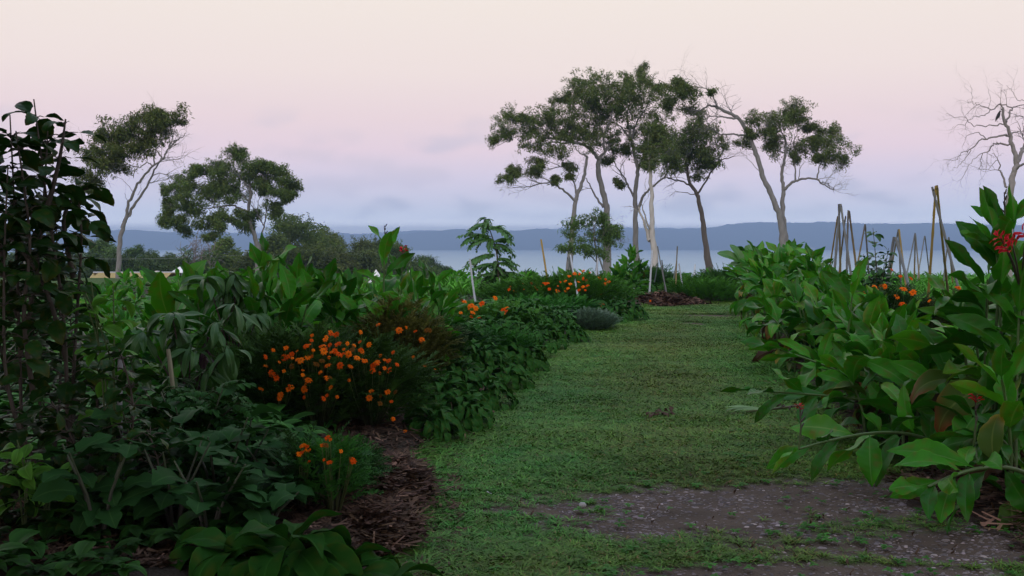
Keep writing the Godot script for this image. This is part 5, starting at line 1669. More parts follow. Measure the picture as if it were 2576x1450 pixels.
func build_flowers() -> void:
	rng.seed = 501
	# main orange bush, with a neighbour on its left and one on its right
	var main := blooms_at([685, 170, 645, 240, 575, 235, 510, 270, 440, 305, 460, 300, 485, 305, 595, 265, 650, 270, 690, 275, 730, 285, 775, 230, 805, 245, 850, 270, 825, 305, 860, 325, 670, 345, 735, 345, 790, 350, 630, 380, 540, 370, 540, 395, 440, 375, 400, 410, 390, 395, 680, 415, 670, 410, 555, 455, 545, 470, 465, 470, 425, 500, 415, 495, 720, 510, 905, 370, 945, 385, 920, 335, 970, 315, 990, 320, 995, 370, 985, 485, 1025, 485, 945, 545, 845, 170, 320, 470, 640, 320, 900, 480, 1005, 535, 1015, 625, 1075, 690, 755, 260, 780, 285, 810, 240, 850, 275, 480, 350, 610, 340, 870, 320, 1035, 340, 930, 330, 690, 180], 503.0, 754.7, 0.4792, 8.5, 0.3)
	for k in 34:
		var t := rnd(-1.0, 1.0)
		main.append(P(830.0 + 165.0 * t, rnd(838, 905) + 45.0 * t * t, 8.5))
	for k in 12:
		main.append(P(rnd(680, 1005), rnd(930, 1010), 8.5))
	var feet := [at(690, 8.6), at(800, 8.4), at(935, 8.6)]
	var parts := share(main, feet)
	var shells := [[feet[0], 0.48, 0.62], [feet[1], 0.5, 0.68], [feet[2], 0.42, 0.58]]
	cosmos("left one of the big orange flowering bushes, dark feathery leaves", feet[0], 0.48, 0.62, 620, parts[0], {"shells": shells, "tint": Color(1.15, 1.05, 0.8), "bloom": 0.028, "spray": 0.2})
	cosmos("middle and fullest of the big orange flowering bushes", feet[1], 0.5, 0.68, 760, parts[1], {"shells": shells, "tint": Color(1.15, 1.05, 0.8), "bloom": 0.03, "spray": 0.2})
	cosmos("right one of the big orange flowering bushes beside the big leaved border", feet[2], 0.42, 0.58, 560, parts[2], {"shells": shells, "tint": Color(1.2, 1.1, 0.8), "bloom": 0.028, "spray": 0.2})
	# dry shrub behind
	var dry := blooms_at([935, 130, 960, 230, 960, 255, 1045, 160, 1085, 145, 1130, 165, 1165, 210, 1190, 160, 1110, 305, 1180, 350, 1205, 160, 985, 255, 1120, 300, 1235, 360], 503.0, 754.7, 0.4792, 9.9, 0.2)
	cosmos("dried brown twiggy flower bush with few orange blooms", at(1005, 10.2), 0.44, 0.78, 1200, dry, {"tint": Color(3.2, 1.35, 1.3), "stem": Color(0.09, 0.06, 0.045), "bloom": 0.034, "spray": 0.19})
	cosmos("smaller greenish brown bush of fading orange flowers right of the dried one", at(1075, 10.6), 0.3, 0.68, 500, [], {"tint": Color(1.3, 0.9, 0.9), "bloom": 0.03, "spray": 0.18})
	# middle group
	var mid := blooms_at([20, 1030, 30, 1140, 295, 850, 300, 790, 525, 785, 615, 845, 655, 860, 725, 960, 770, 930, 840, 970, 790, 1045, 760, 1125, 890, 1155, 590, 1045, 945, 895, 1165, 800, 1350, 955, 1300, 1010, 1355, 1015, 1295, 1050, 30, 1340, 70, 1330, 770, 1050], 1069.1, 628.9, 0.15179, 16.5, 0.5)
	feet = [at(1078, 15.5), at(1125, 16.8), at(1190, 16.6), at(1270, 16.8)]
	parts = share(mid, feet)
	for k in 4:
		cosmos(["few orange flowers left of the withered canna, on a low bush", "orange flowers around the short pale cut stub", "orange flowers at the foot of the thick whitish stake", "small cluster of orange flowers right of the pinnate sapling's foot"][k], feet[k], 0.5, 0.36, 260, parts[k], {"bloom": 0.047, "spray": 0.23, "tint": Color(1.8, 2.2, 1.0), "group": "orange flowers in the middle of the left bed"})
	# far group
	var far := blooms_at([1415, 610, 1395, 660, 1490, 685, 1615, 570, 1650, 650, 1765, 560, 1915, 600, 1960, 555, 2000, 560, 2040, 555, 2060, 650, 1865, 660, 1830, 630, 2190, 680, 2220, 680, 2325, 515, 2370, 635, 2390, 430, 2410, 570, 2475, 395, 2330, 680, 2205, 600], 1069.1, 628.9, 0.15179, 23.5, 0.8)
	far += blooms_at([325, 470, 385, 465, 430, 435, 515, 455, 195, 560, 230, 655, 265, 605, 370, 575, 425, 530, 465, 555, 410, 640, 370, 680, 455, 680, 480, 620, 715, 545, 755, 570, 675, 600, 710, 600, 660, 730, 640, 530, 105, 685, 205, 690, 375, 480, 310, 465, 425, 635, 135, 575, 250, 500], 1383.6, 597.5, 0.19531, 23.5, 0.8)
	feet = [at(1290, 24.5), at(1345, 24.0), at(1400, 23.6), at(1455, 23.4), at(1510, 24.0)]
	parts = share(far, feet)
	for k in 5:
		cosmos(["orange flower bush farthest left in the far flower bed", "orange flower bush around the yellow bamboo stake", "orange flower bush between the bamboo stake and the crossed pale stakes", "orange flower bush under the crossed pale stakes", "orange flower bush under the spreading pair of pale stakes"][k], feet[k], 0.75, [0.45, 0.5, 0.6, 0.68, 0.6][k], 500, parts[k], {"bloom": 0.047, "spray": 0.28, "tint": Color(1.9, 2.3, 1.0), "group": "orange flower bushes in the far left bed"})
	# right group, behind the canna row
	var rt := blooms_at([765, 1040, 950, 1125, 850, 1100, 605, 1205, 600, 1240, 475, 1260, 520, 1300, 570, 1310, 665, 1190, 700, 1195, 880, 1225, 815, 1300, 580, 1350, 520, 1375, 475, 1345, 1410, 1215, 1240, 1290, 1230, 1310, 1700, 1280, 1520, 1410, 1550, 1300, 870, 1370, 930, 1395, 225, 1300, 580, 1425, 1800, 1430, 970, 1260, 700, 1200, 1410, 1220, 1580, 1300, 1650, 1400, 1480, 1320, 1130, 1340, 540, 1240], 2044.0, 408.8, 0.2603, 13.0, 0.7)
	feet = [at(2110, 13.6), at(2190, 13.2), at(2275, 13.2), at(2370, 12.8), at(2460, 12.8), at(2520, 12.6)]
	parts = share(rt, feet)
	for k in 6:
		cosmos(["orange flower on a low bush below the leftmost tall tripod", "orange flower bush below the dark leaved sapling", "orange flower bush at the foot of the thick grey poles", "orange flower bush at the foot of the tallest tripod", "reddish brown orange flower bush right of the tallest tripod", "orange flower bush behind the tallest canna"][k], feet[k], 0.55, [0.55, 0.8, 0.85, 0.75, 0.75, 0.75][k], 420, parts[k], {"bloom": 0.05, "spray": 0.26, "tint": Color(0.9, 0.95, 0.85) if k < 3 else Color(1.5, 0.85, 0.9), "group": "orange flower bushes behind the right cannas"})
	# small marigold in front of the main bush
	var mg := blooms_at([530, 770, 545, 765, 560, 770, 555, 790, 575, 790, 535, 800, 520, 810, 570, 850, 565, 765, 640, 765, 660, 765, 670, 725, 685, 735, 740, 795, 790, 830, 800, 840, 805, 850, 650, 840, 680, 855], 503.0, 754.7, 0.4792, 5.65, 0.1)
	feet = [at(755, 5.75), at(835, 5.7)]
	parts = share(mg, feet)
	cosmos("small rusty orange marigold left, below the big orange bushes", feet[0], 0.14, 0.34, 70, parts[0], {"bloom": 0.018, "spray": 0.13, "tint": Color(0.8, 0.9, 0.8)})
	cosmos("small marigold with bright fresh green leaves above the mulch mound", feet[1], 0.14, 0.36, 150, parts[1], {"bloom": 0.018, "spray": 0.15, "tint": Color(1.3, 1.9, 1.2)})
	cosmos("two yellow orange marigold heads in the bottom leaves", at(630, 5.25), 0.1, 0.25, 40, [P(617, 1386, 5.2), P(632, 1384, 5.2), P(652, 1383, 5.22)], {"bloom": 0.02, "spray": 0.1, "tint": Color(0.7, 0.8, 0.7)})
	cosmos("few small orange marigolds low at the far mound", at(1513, 23.0), 0.3, 0.3, 90, blooms_at([685, 860, 665, 885, 640, 860, 655, 915, 700, 850, 1290, 820], 1383.6, 597.5, 0.19531, 22.8, 0.2), {"bloom": 0.04, "spray": 0.2, "tint": Color(0.9, 1.2, 0.9)})
	# green feathery bushes without flowers
	var fg := "feathery green bushes"
	for s in [[850, 6.1, 0.2, 0.2, "low fine leaved dark bush beside the mulch mound", Color(0.8, 1.05, 0.7), 0.13, 420], [1755, 31.0, 1.0, 0.5, "feathery green fennel mound at the end of the path, left of the far row", Color(1.8, 2.2, 0.9), 0.28, 700], [1795, 30.0, 1.0, 0.45, "second feathery mound, right of the fennel mound at the path's end", Color(1.6, 2.1, 0.9), 0.28, 700], [1825, 32.0, 1.0, 0.7, "darker bushy mound right at the far end of the path", Color(1.3, 1.5, 1.1), 0.32, 900], [1715, 34.0, 0.9, 0.45, "low feathery bush behind the mixed stakes", Color(2.0, 2.4, 0.9), 0.28, 500], [1330, 20.5, 0.8, 0.28, "bright feathery bush in front of the yellow bamboo stake", Color(1.3, 2.2, 1.2), 0.22, 500], [1420, 21.5, 0.6, 0.26, "bright feathery bush beside the crossed pale stakes' foot", Color(1.3, 2.2, 1.2), 0.22, 420], [1235, 13.5, 0.5, 0.26, "feathery carrot-like bush in the left border, above the rough leaved mounds", Color(1.2, 1.9, 1.1), 0.2, 420], [1150, 12.6, 0.42, 0.36, "feathery bush left of the carrot-like one", Color(0.7, 1.0, 0.8), 0.2, 380], [1640, 34.0, 0.8, 0.6, "greyish green bush behind the bright white stake", Color(1.3, 1.6, 1.2), 0.3, 500]]:
		cosmos(s[4], at(s[0], s[1]), s[2], s[3], s[7], [], {"tint": s[5], "spray": s[6], "name": "feathery_bush", "category": "bush", "group": fg})
	# silver plant
	cosmos("silvery grey mounded plant at the bend of the path border", at(1475, 20.0), 0.52, 0.34, 1500, [], {"tint": Color(3.6, 2.3, 6.2), "spray": 0.12, "name": "silver_bush", "category": "bush"})
	cosmos("small silvery plant low right of the bigger silver mound", at(1512, 20.4), 0.35, 0.3, 350, [], {"tint": Color(4.6, 2.6, 7.5), "spray": 0.12, "name": "silver_bush", "category": "bush"})


func build_border() -> void:
	rng.seed = 909
	var cm := mat("comfrey_leaf", Color(0.95, 1.3, 0.9), 0.6, 0.26, 0.18)
	var grp := "rough leaved comfrey along the left path edge"
	var list := [[1085, 8.7, 0.28, 0.2], [1045, 9.5, 0.32, 0.27], [1105, 9.5, 0.36, 0.29], [1155, 9.3, 0.34, 0.24], [1090, 10.4, 0.38, 0.31], [1165, 10.7, 0.4, 0.3], [1215, 10.4, 0.38, 0.23], [1130, 11.6, 0.4, 0.37], [1205, 11.9, 0.43, 0.33], [1265, 11.8, 0.4, 0.24], [1180, 13.0, 0.43, 0.37], [1250, 13.2, 0.44, 0.33], [1308, 13.4, 0.43, 0.27], [1265, 14.8, 0.46, 0.37], [1325, 15.0, 0.47, 0.33], [1360, 16.2, 0.47, 0.29], [1300, 16.5, 0.47, 0.37], [1345, 17.8, 0.49, 0.37], [1395, 18.0, 0.49, 0.31], [1430, 17.6, 0.38, 0.23]]
	var where := ["nearest the mulch mound", "touching the right orange bush", "second in the front border", "at the front corner of the grass edge", "behind the first two front ones", "in the middle of the front border", "hanging over the grass edge", "below the fading brown bush", "in the border's middle, bushy", "on the grass edge in the middle", "below the feathery bush", "beside the feathery carrot-like bush", "on the grass edge, after the middle", "behind the grass edge, bright", "on the grass edge before the bend", "low at the bend", "wide, behind the bend", "wide, left of the silver mound", "left beside the silver mound", "low in front of the silver mound"]
	for k in list.size():
		var s = list[k]
		rosette("comfrey", "mound of rough dark comfrey leaves " + where[k], "plant", at(s[0], s[1]), "comfrey", 75 if s[1] < 12.0 else 95, s[2] * 1.15, s[3] * 1.25, 0.2, cm, {"group": grp, "merged": s[1] > 14.0})
	# broad leaf ground cover between the border and the pinnate sapling
	var places := []
	var tints := []
	for k in 2300:
		var d := rnd(12.5, 21.0)
		var e := edge(left_edge, d)
		var x := e - rnd(0.3, 2.7)
		var y := gh(x, -d) + 0.06 + 0.24 * sin(clampf((e - x) / 1.3, 0.0, 1.0) * PI * 0.5) * rng.randf()
		places.append(Transform3D(Basis(Vector3.UP, rnd(0, TAU)).scaled(Vector3.ONE * rnd(0.14, 0.26)), Vector3(x, y, -d)))
		var g := rnd(0.7, 1.3)
		tints.append(Color(0.9 * g, 1.1 * g, 0.95 * g))
	scatter("ground_cover", kinds.cluster.mesh[0], mat("cover_leaf", Color(1.1, 1.3, 0.8), 0.5, 0.35, 0.2), places, tints).set_meta("label", "dense broad leaved ground cover in the left border")
	# mounds at the far bend
	for s in [[1572, 22.4, 0.6, 0.5, "leafy drooping mound at the far bend, left of the mulch heap"], [1535, 22.0, 0.5, 0.42, "second leafy mound at the far bend, right of the silver plant"], [1620, 30.0, 0.5, 0.4, "dark leafy mound beside the white bucket"]]:
		rosette("leafy_mound", s[4], "plant", at(s[0], s[1]), "comfrey", 90, s[2], s[3], 0.26, cm, {"merged": true})
	# bottom left: big leaves
	var big := mat("comfrey_leaf_big", Color(0.6, 0.9, 0.5), 0.55, 0.2, 0.12)
	for s in [[850, 4.7, 0.34, 0.12, "big leaved comfrey cut by the bottom edge, right beside the mulch", 24], [725, 4.7, 0.34, 0.17, "big leaved comfrey at the bottom edge under the eggplant", 26], [600, 4.75, 0.28, 0.1, "big leaved comfrey at the bottom edge in deep shade", 22], [945, 4.65, 0.26, 0.12, "low big leaved comfrey at the bottom beside the grass", 14]]:
		rosette("comfrey", s[4], "plant", at(s[0], s[1]), "comfrey", s[5], s[2], s[3], 0.36, big)
	# eggplants
	var eg := mat("eggplant_leaf", Color(0.62, 0.9, 0.5), 0.6, 0.3, 0.16)
	for s in [[600, 6.1, 0.42, "grey green lobed eggplant in front of the main orange bush's left", 24], [700, 5.9, 0.32, "lobed eggplant with one pale upturned leaf and purple bloom", 24], [790, 6.0, 0.26, "small lobed eggplant left of the mulch mound", 20], [540, 5.7, 0.5, "dim lobed eggplant beside the pinnate shrub", 22], [640, 5.6, 0.22, "low lobed eggplant above the bottom comfrey", 20], [430, 5.3, 0.5, "dark lobed eggplant at the foot of the black post", 26], [520, 5.15, 0.38, "dark lobed eggplant behind the bottom comfrey's left", 24], [360, 5.6, 0.6, "dark lobed eggplant left of the black post, in deep shade", 26], [660, 5.25, 0.24, "low lobed eggplant between the bottom comfreys", 22], [240, 5.1, 0.5, "dark lobed eggplant in the bottom left corner", 26], [480, 6.2, 0.6, "shaded lobed eggplant right of the black post", 18]]:
		var foot := at(s[0], s[1])
		var o := thing("eggplant", s[3], "plant", foot)
		var st := MB.new()
		for q in 4:
			var az := q * 1.7 + rnd(-0.3, 0.3)
			var tip := Vector3(cos(az) * 0.18, s[2] * rnd(0.75, 1.0), sin(az) * 0.18)
			st.tube([Vector3(0, -0.05, 0), Vector3(tip.x * 0.4, tip.y * 0.5, tip.z * 0.4), tip], [0.012, 0.008, 0.004], 5, Color(0.06, 0.05, 0.05), Color(0.06, 0.08, 0.04))
			for k in int(s[4]) / 4:
				var t := rnd(0.3, 1.0)
				var p := Vector3(0, 0, 0).lerp(tip, t)
				var a2 := rnd(0, TAU)
				var dir := Vector3(cos(a2), rnd(-0.1, 0.8), sin(a2))
				hang("leaf", "eggplant", rng.randi() % 5, o, Transform3D((frame(dir, Vector3.UP) * Basis(Vector3.BACK, rnd(-0.5, 0.5))).scaled_local(Vector3.ONE * rnd(0.16, 0.27)), p), eg)
		part("stems", st.mesh(), mat("stem", Color.WHITE, 0.5), o).set_meta("kind", "stuff")
		if s[0] == 700:
			hang("leaf", "eggplant", 1, o, Transform3D(frame(Vector3(-0.1, 1.0, 0.05), Vector3(0, 0.2, 1)).scaled_local(Vector3.ONE * 0.17), P(745, 1232, 5.8) - foot), mat("pale_underside", Color(4.0, 2.4, 3.6), 0.7, 0.2)).set_meta("label", "pale upturned leaf")
			hang("flower", "purple", 0, o, Transform3D(Basis().scaled(Vector3.ONE * 0.045), P(695, 1230, 5.8) - foot), mat("purple_petal", Color(3.5, 4.0, 5.0), 0.6))


func sapling(called: String, label: String, foot: Vector3, stems: Array, k: String, n: int, size: float, m: Material, o := {}) -> Node3D:
	# stems: lists of world points; leaves hang from short side shoots
	var root := thing(called, label, o.get("category", "sapling"), foot, o.get("group", ""))
	var bark: Color = o.get("bark", Color(0.07, 0.055, 0.045))
	var total := 0.0
	for s in stems:
		total += s[0].distance_to(s[-1])
	for s in stems:
		var pts := catmull(s.map(func(e): return e - foot), 4)
		var c := pts.size()
		var mb := MB.new()
		var r: float = o.get("thick", 0.014)
		mb.tube(pts, range(c).map(func(e): return lerpf(r, 0.003, float(e) / c)), 6, bark, bark * 1.1, 0.08)
		part("stem", mb.mesh(), mat("bark", Color.WHITE, 0.9), root)
		var q := int(n * s[0].distance_to(s[-1]) / total)
		var az := rnd(0, TAU)
		var shoots := MB.new()
		for e in q:
			var t := lerpf(o.get("low", 0.25), 1.0, (e + rng.randf()) / q)
			var p: Vector3 = pts[mini(int(t * (c - 1)), c - 1)]
			az += 2.4
			var out := Vector3(cos(az), rnd(-0.1, 0.7), sin(az)).normalized()
			var reach: float = o.get("reach", 0.14) * rnd(0.3, 1.2) * (1.3 - t)
			var b := p + out * reach
			shoots.tube([p, p.lerp(b, 0.5) + Vector3(0, 0.01, 0), b], [0.004, 0.003, 0.002], 4, bark, bark)
			var dir := (out + Vector3(rnd(-0.4, 0.4), o.get("droop", -0.3) + rnd(-0.5, 0.5), rnd(-0.4, 0.4))).normalized()
			hang("leaf", k, rng.randi(), root, Transform3D((frame(dir, Vector3.UP) * Basis(Vector3.BACK, rnd(-0.7, 0.7))).scaled_local(Vector3.ONE * size * rnd(0.7, 1.15)), b), m)
		part("shoots", shoots.mesh(), mat("bark", Color.WHITE, 0.9), root).set_meta("kind", "stuff")
	return root


func build_saplings() -> void:
	rng.seed = 4242
	# the dark sapling at the left edge
	var ov := mat("oval_leaf", Color(0.72, 0.85, 0.6), 0.38, 0.25, 0.26)
	var foot := at(185, 5.9)
	sapling("sapling", "tall dark sapling with big chewed oval leaves at the left edge", foot, [
		[P(185, 1330, 5.9), P(172, 1100, 5.9), P(160, 800, 5.88), P(120, 520, 5.85), P(85, 250, 5.85)],
		[P(190, 1330, 5.9), P(180, 1100, 5.95), P(190, 850, 6.0), P(205, 600, 6.05), P(195, 480, 6.05)],
		[P(180, 1320, 5.85), P(95, 1180, 5.7), P(20, 980, 5.6), P(10, 700, 5.6), P(20, 420, 5.65)],
		[P(195, 1330, 5.9), P(225, 1180, 5.95), P(245, 1020, 6.0), P(225, 900, 6.0)],
		[P(165, 900, 5.9), P(120, 740, 5.8), P(60, 640, 5.75), P(-20, 560, 5.7)],
		[P(120, 520, 5.85), P(150, 400, 5.8), P(165, 300, 5.8)],
		[P(185, 700, 6.0), P(160, 560, 6.0), P(190, 490, 6.0), P(225, 475, 6.0)],
		[P(85, 1000, 5.8), P(60, 800, 5.7), P(75, 600, 5.7), P(40, 330, 5.7)]],
		"oval", 296, 0.16, ov, {"low": 0.16, "reach": 0.15, "droop": -0.25, "thick": 0.016})
	foot = at(110, 6.3)
	sapling("sapling", "dark sapling behind the tall left one, filling the gaps between its stems", foot, [
		[P(110, 1330, 6.3), P(100, 1000, 6.3), P(70, 700, 6.3), P(60, 480, 6.3)],
		[P(115, 1330, 6.3), P(150, 1000, 6.35), P(150, 760, 6.4), P(140, 560, 6.4)],
		[P(110, 1330, 6.3), P(40, 1050, 6.2), P(-10, 800, 6.2), P(-20, 500, 6.2)],
		[P(120, 1330, 6.3), P(180, 1100, 6.35), P(190, 940, 6.4), P(175, 790, 6.4)],
		[P(120, 1330, 6.3), P(230, 1200, 6.4), P(300, 1050, 6.5), P(350, 950, 6.5)]], "oval", 270, 0.155, ov, {"low": 0.1, "reach": 0.2, "droop": -0.2, "thick": 0.012})
	foot = at(60, 5.95)
	sapling("sapling", "dark sapling whose dense top fills the upper left corner of the leaves", foot, [
		[P(60, 1330, 5.95), P(50, 900, 5.95), P(40, 600, 5.95), P(25, 290, 5.95)],
		[P(50, 900, 5.95), P(90, 700, 5.9), P(110, 500, 5.9), P(120, 330, 5.9)],
		[P(45, 800, 5.95), P(0, 620, 6.0), P(-20, 450, 6.0), P(-10, 320, 6.0)]], "oval", 150, 0.155, ov, {"low": 0.35, "reach": 0.17, "droop": -0.25, "thick": 0.013})
	foot = at(330, 5.5)
	sapling("sapling", "second dark leafy sapling behind the black post", foot, [
		[P(330, 1400, 5.5), P(320, 1200, 5.5), P(335, 1020, 5.5), P(300, 880, 5.5)],
		[P(335, 1400, 5.5), P(250, 1250, 5.5), P(190, 1120, 5.5), P(130, 1010, 5.5)],
		[P(330, 1380, 5.5), P(370, 1260, 5.45), P(400, 1180, 5.4), P(370, 1080, 5.4)]], "oval", 190, 0.13, ov, {"low": 0.1, "reach": 0.2, "droop": -0.3, "thick": 0.01})
	foot = at(60, 5.2)
	sapling("sapling", "low dark leafy shoots in the bottom left corner", foot, [
		[P(60, 1500, 5.2), P(50, 1350, 5.2), P(90, 1200, 5.2)], [P(60, 1500, 5.2), P(140, 1380, 5.15), P(210, 1270, 5.1)], [P(60, 1500, 5.2), P(0, 1350, 5.2), P(20, 1150, 5.2)], [P(60, 1500, 5.2), P(240, 1450, 5.1), P(330, 1380, 5.1)]], "oval", 180, 0.12, mat("oval_leaf_dark", Color(0.5, 0.6, 0.45), 0.42, 0.2, 0.12), {"low": 0.1, "reach": 0.13, "thick": 0.01})
	# fresh green shoots among the dark leaves
	var fresh := mat("fresh_leaf", Color(2.0, 2.2, 0.8), 0.45, 0.4, 0.2)
	for q in [[50, 5.15, 1105, "fresh yellow green shoots low at the left frame edge"], [345, 5.35, 1195, "small fresh green shoot in front of the black post"], [270, 5.6, 690, "pale green young shoot rising right of the tall left sapling"], [120, 5.2, 1170, "second clump of fresh yellow green leaves near the left edge"]]:
		foot = at(q[0], q[1])
		var tops := []
		for e in 4:
			tops.append([foot + Vector3(0, -0.03, 0), foot.lerp(P(q[0] + rnd(-30, 30), q[2] + 40, q[1]), 0.6), P(q[0] + rnd(-60, 60), q[2] + rnd(-10, 60), q[1] + rnd(-0.1, 0.1))])
		sapling("green_shoot", q[3], foot, tops, "simple", 34, 0.13, fresh, {"low": 0.45, "reach": 0.06, "droop": 0.0, "thick": 0.006, "bark": Color(0.06, 0.09, 0.03), "category": "plant"})
	foot = at(560, 7.6)
	var mg := mat("mango_leaf", Color.WHITE, 0.4, 0.3, 0.35)
	# mango saplings: whorls of long leaves at the ends of dark stems
	for s in [["young mango sapling with drooping purple new leaves", 470, 7.6, [[432, 790, 0], [520, 850, 1], [545, 815, 0], [590, 770, 0], [430, 950, 0], [520, 930, 0], [570, 880, 0], [480, 870, 0], [360, 840, 0], [450, 830, 0]]], ["second mango sapling with greyish drooping leaves, farther back", 590, 9.0, [[590, 690, 0], [640, 730, 0], [560, 745, 0], [610, 780, 0], [650, 790, 0], [520, 700, 0], [575, 720, 0]]]]:
		foot = at(s[1], s[2])
		var o := thing("mango_sapling", s[0], "sapling", foot)
		var bark := Color(0.05, 0.03, 0.03)
		for w in s[3]:
			var tip := P(w[0], w[1], s[2] + rnd(-0.25, 0.25)) - foot
			var mb := MB.new()
			var pts := catmull([Vector3(0, -0.05, 0), Vector3(tip.x * 0.3, tip.y * 0.5, tip.z * 0.3), tip], 4)
			mb.tube(pts, range(pts.size()).map(func(e): return 0.011 - 0.0008 * e), 5, bark, bark * 1.2)
			part("stem", mb.mesh(), mat("bark", Color.WHITE, 0.9), o)
			var n := 9 if w[2] == 1 else 11
			for q in n:
				var az := TAU * q / n + rnd(-0.3, 0.3)
				var dir := Vector3(cos(az), rnd(-0.9, 0.4) if w[2] == 0 else rnd(-2.2, -0.6), sin(az))
				hang("leaf", "purple" if w[2] == 1 else "mango", rng.randi(), o, Transform3D((frame(dir, Vector3.UP) * Basis(Vector3.BACK, rnd(-0.5, 0.5))).scaled_local(Vector3.ONE * rnd(0.2, 0.28) * (0.85 if w[2] == 1 else 1.0)), tip + Vector3(0, rnd(-0.05, 0.02), 0)), mat("purple_leaf", Color.WHITE, 0.35, 0.2) if w[2] == 1 else mg)
	# pinnate shrub in the dark left middle
	foot = at(450, 6.4)
	var fm := mat("frond_leaf", Color(0.6, 0.8, 0.5), 0.5, 0.2, 0.14)
	var cu := thing("pinnate_shrub", "dark shrub with arching pinnate fronds below the mango sapling", "shrub", foot)
	for q in 6:
		var tip := P(360 + q * 48, rnd(965, 1060), 6.4 + rnd(-0.25, 0.25)) - foot
		var mb := MB.new()
		mb.tube(catmull([Vector3(0, -0.05, 0), Vector3(tip.x * 0.4, tip.y * 0.55, tip.z * 0.4), tip], 4), range(9).map(func(e): return 0.011 - 0.0009 * e), 5, Color(0.05, 0.04, 0.035), Color(0.05, 0.06, 0.03))
		part("stem", mb.mesh(), mat("bark", Color.WHITE, 0.9), cu)
		for w in 17:
			var t := rnd(0.3, 1.0)
			var az := w * 2.4
			var dir := Vector3(cos(az), rnd(-0.1, 0.6), sin(az))
			hang("frond", "frond", rng.randi(), cu, Transform3D(frame(dir, Vector3.UP).scaled_local(Vector3.ONE * rnd(0.22, 0.34)), Vector3(tip.x * t * (0.5 + 0.5 * t), tip.y * t, tip.z * t)), fm)
	# pinnate sapling against the sea
	foot = at(1255, 26.6)
	var ps := thing("pinnate_sapling", "young tree with tiers of pinnate leaves standing against the sea", "sapling", foot)
	var ptrunk := MB.new()
	var pp := [Vector3(0, -0.05, 0), P(1254, 700, 26.6) - foot, P(1250, 640, 26.6) - foot, P(1236, 590, 26.6) - foot, P(1222, 552, 26.6) - foot]
	ptrunk.tube(catmull(pp, 4), range(17).map(func(e): return 0.034 - 0.0017 * e), 7, Color(0.1, 0.085, 0.06), Color(0.07, 0.07, 0.04))
	part("trunk", ptrunk.mesh(), mat("bark", Color.WHITE, 0.9), ps)
	var pk := mat("pinnate_leaf", Color(1.5, 1.75, 1.0), 0.45, 0.4)
	for s in [[1222, 548, 1205, 556, 0], [1222, 552, 1236, 560, 0], [1228, 565, 1178, 567, 0], [1230, 570, 1284, 577, 0], [1232, 580, 1258, 568, 0], [1236, 596, 1172, 590, 0], [1236, 600, 1185, 610, 0], [1240, 610, 1282, 600, 0], [1242, 615, 1290, 622, 0], [1246, 640, 1180, 655, 0], [1246, 645, 1205, 640, 0], [1248, 652, 1290, 650, 0], [1250, 662, 1300, 668, 0], [1250, 665, 1195, 672, 0], [1252, 690, 1205, 695, 0], [1252, 690, 1300, 690, 0], [1253, 700, 1215, 715, 0], [1235, 600, 1225, 620, 0], [1240, 620, 1262, 632, 0], [1248, 655, 1240, 680, 0], [1250, 670, 1270, 690, 0], [1224, 556, 1215, 575, 0]]:
		for e in 4:
			var a := P(s[0], s[1], 26.6) - foot
			var b := P(s[2] + rnd(-8, 8), s[3] + rnd(-6, 6), 26.6 + rnd(-0.5, 0.5)) - foot
			hang("frond", "frond", rng.randi(), ps, Transform3D(frame(b - a + Vector3(0, 0.06, 0), Vector3.UP).scaled_local(Vector3(1.15, 1.1, 1.1) * a.distance_to(b) * 0.97), a), pk)
	# dark leaved sapling in the right bed
	foot = at(2200, 21.0)
	var dk := mat("dark_simple_leaf", Color(0.85, 1.0, 0.9), 0.4, 0.2, 0.3)
	var ds := []
	for s in [[2196, 574], [2172, 640], [2228, 650], [2160, 680], [2245, 690], [2205, 660], [2185, 700], [2235, 625]]:
		ds.append([foot + Vector3(0, -0.05, 0), foot.lerp(P(s[0], s[1], 21.0), 0.55) + rvec(0.06), P(s[0], s[1], 21.0 + rnd(-0.3, 0.3))])
	sapling("sapling", "dark glossy leaved sapling with arching leaves among the right tripods", foot, ds, "simple", 230, 0.2, dk, {"low": 0.2, "reach": 0.1, "droop": 0.1})
	# banana
	foot = at(1868, 38.0)
	var ba := thing("banana_plant", "banana plant with wide pale green leaves at the far end of the right row", "plant", foot)
	var bs := MB.new()
	bs.tube([Vector3(0, -0.2, 0), P(1868, 668, 38.0) - foot], [0.11, 0.07], 9, Color(0.1, 0.12, 0.05), Color(0.1, 0.15, 0.05))
	part("stem", bs.mesh(), mat("stem", Color.WHITE, 0.5), ba)
	for s in [[1812, 625], [1850, 608], [1898, 606], [1818, 672], [1915, 640], [1880, 615]]:
		var a := P(1866, 664, 38.0) - foot
		var b := P(s[0], s[1], 38.0 + rnd(-0.5, 0.5)) - foot
		hang("leaf", "banana", rng.randi(), ba, Transform3D(frame(b - a + Vector3(0, 0.12, 0), Vector3(rnd(-0.4, 0.4), 0.6, 0.9)).scaled_local(Vector3(1.15, 1, 1) * a.distance_to(b) * 1.08), a), mat("banana_leaf", Color(1.2, 1.3, 1.0), 0.4, 0.4))


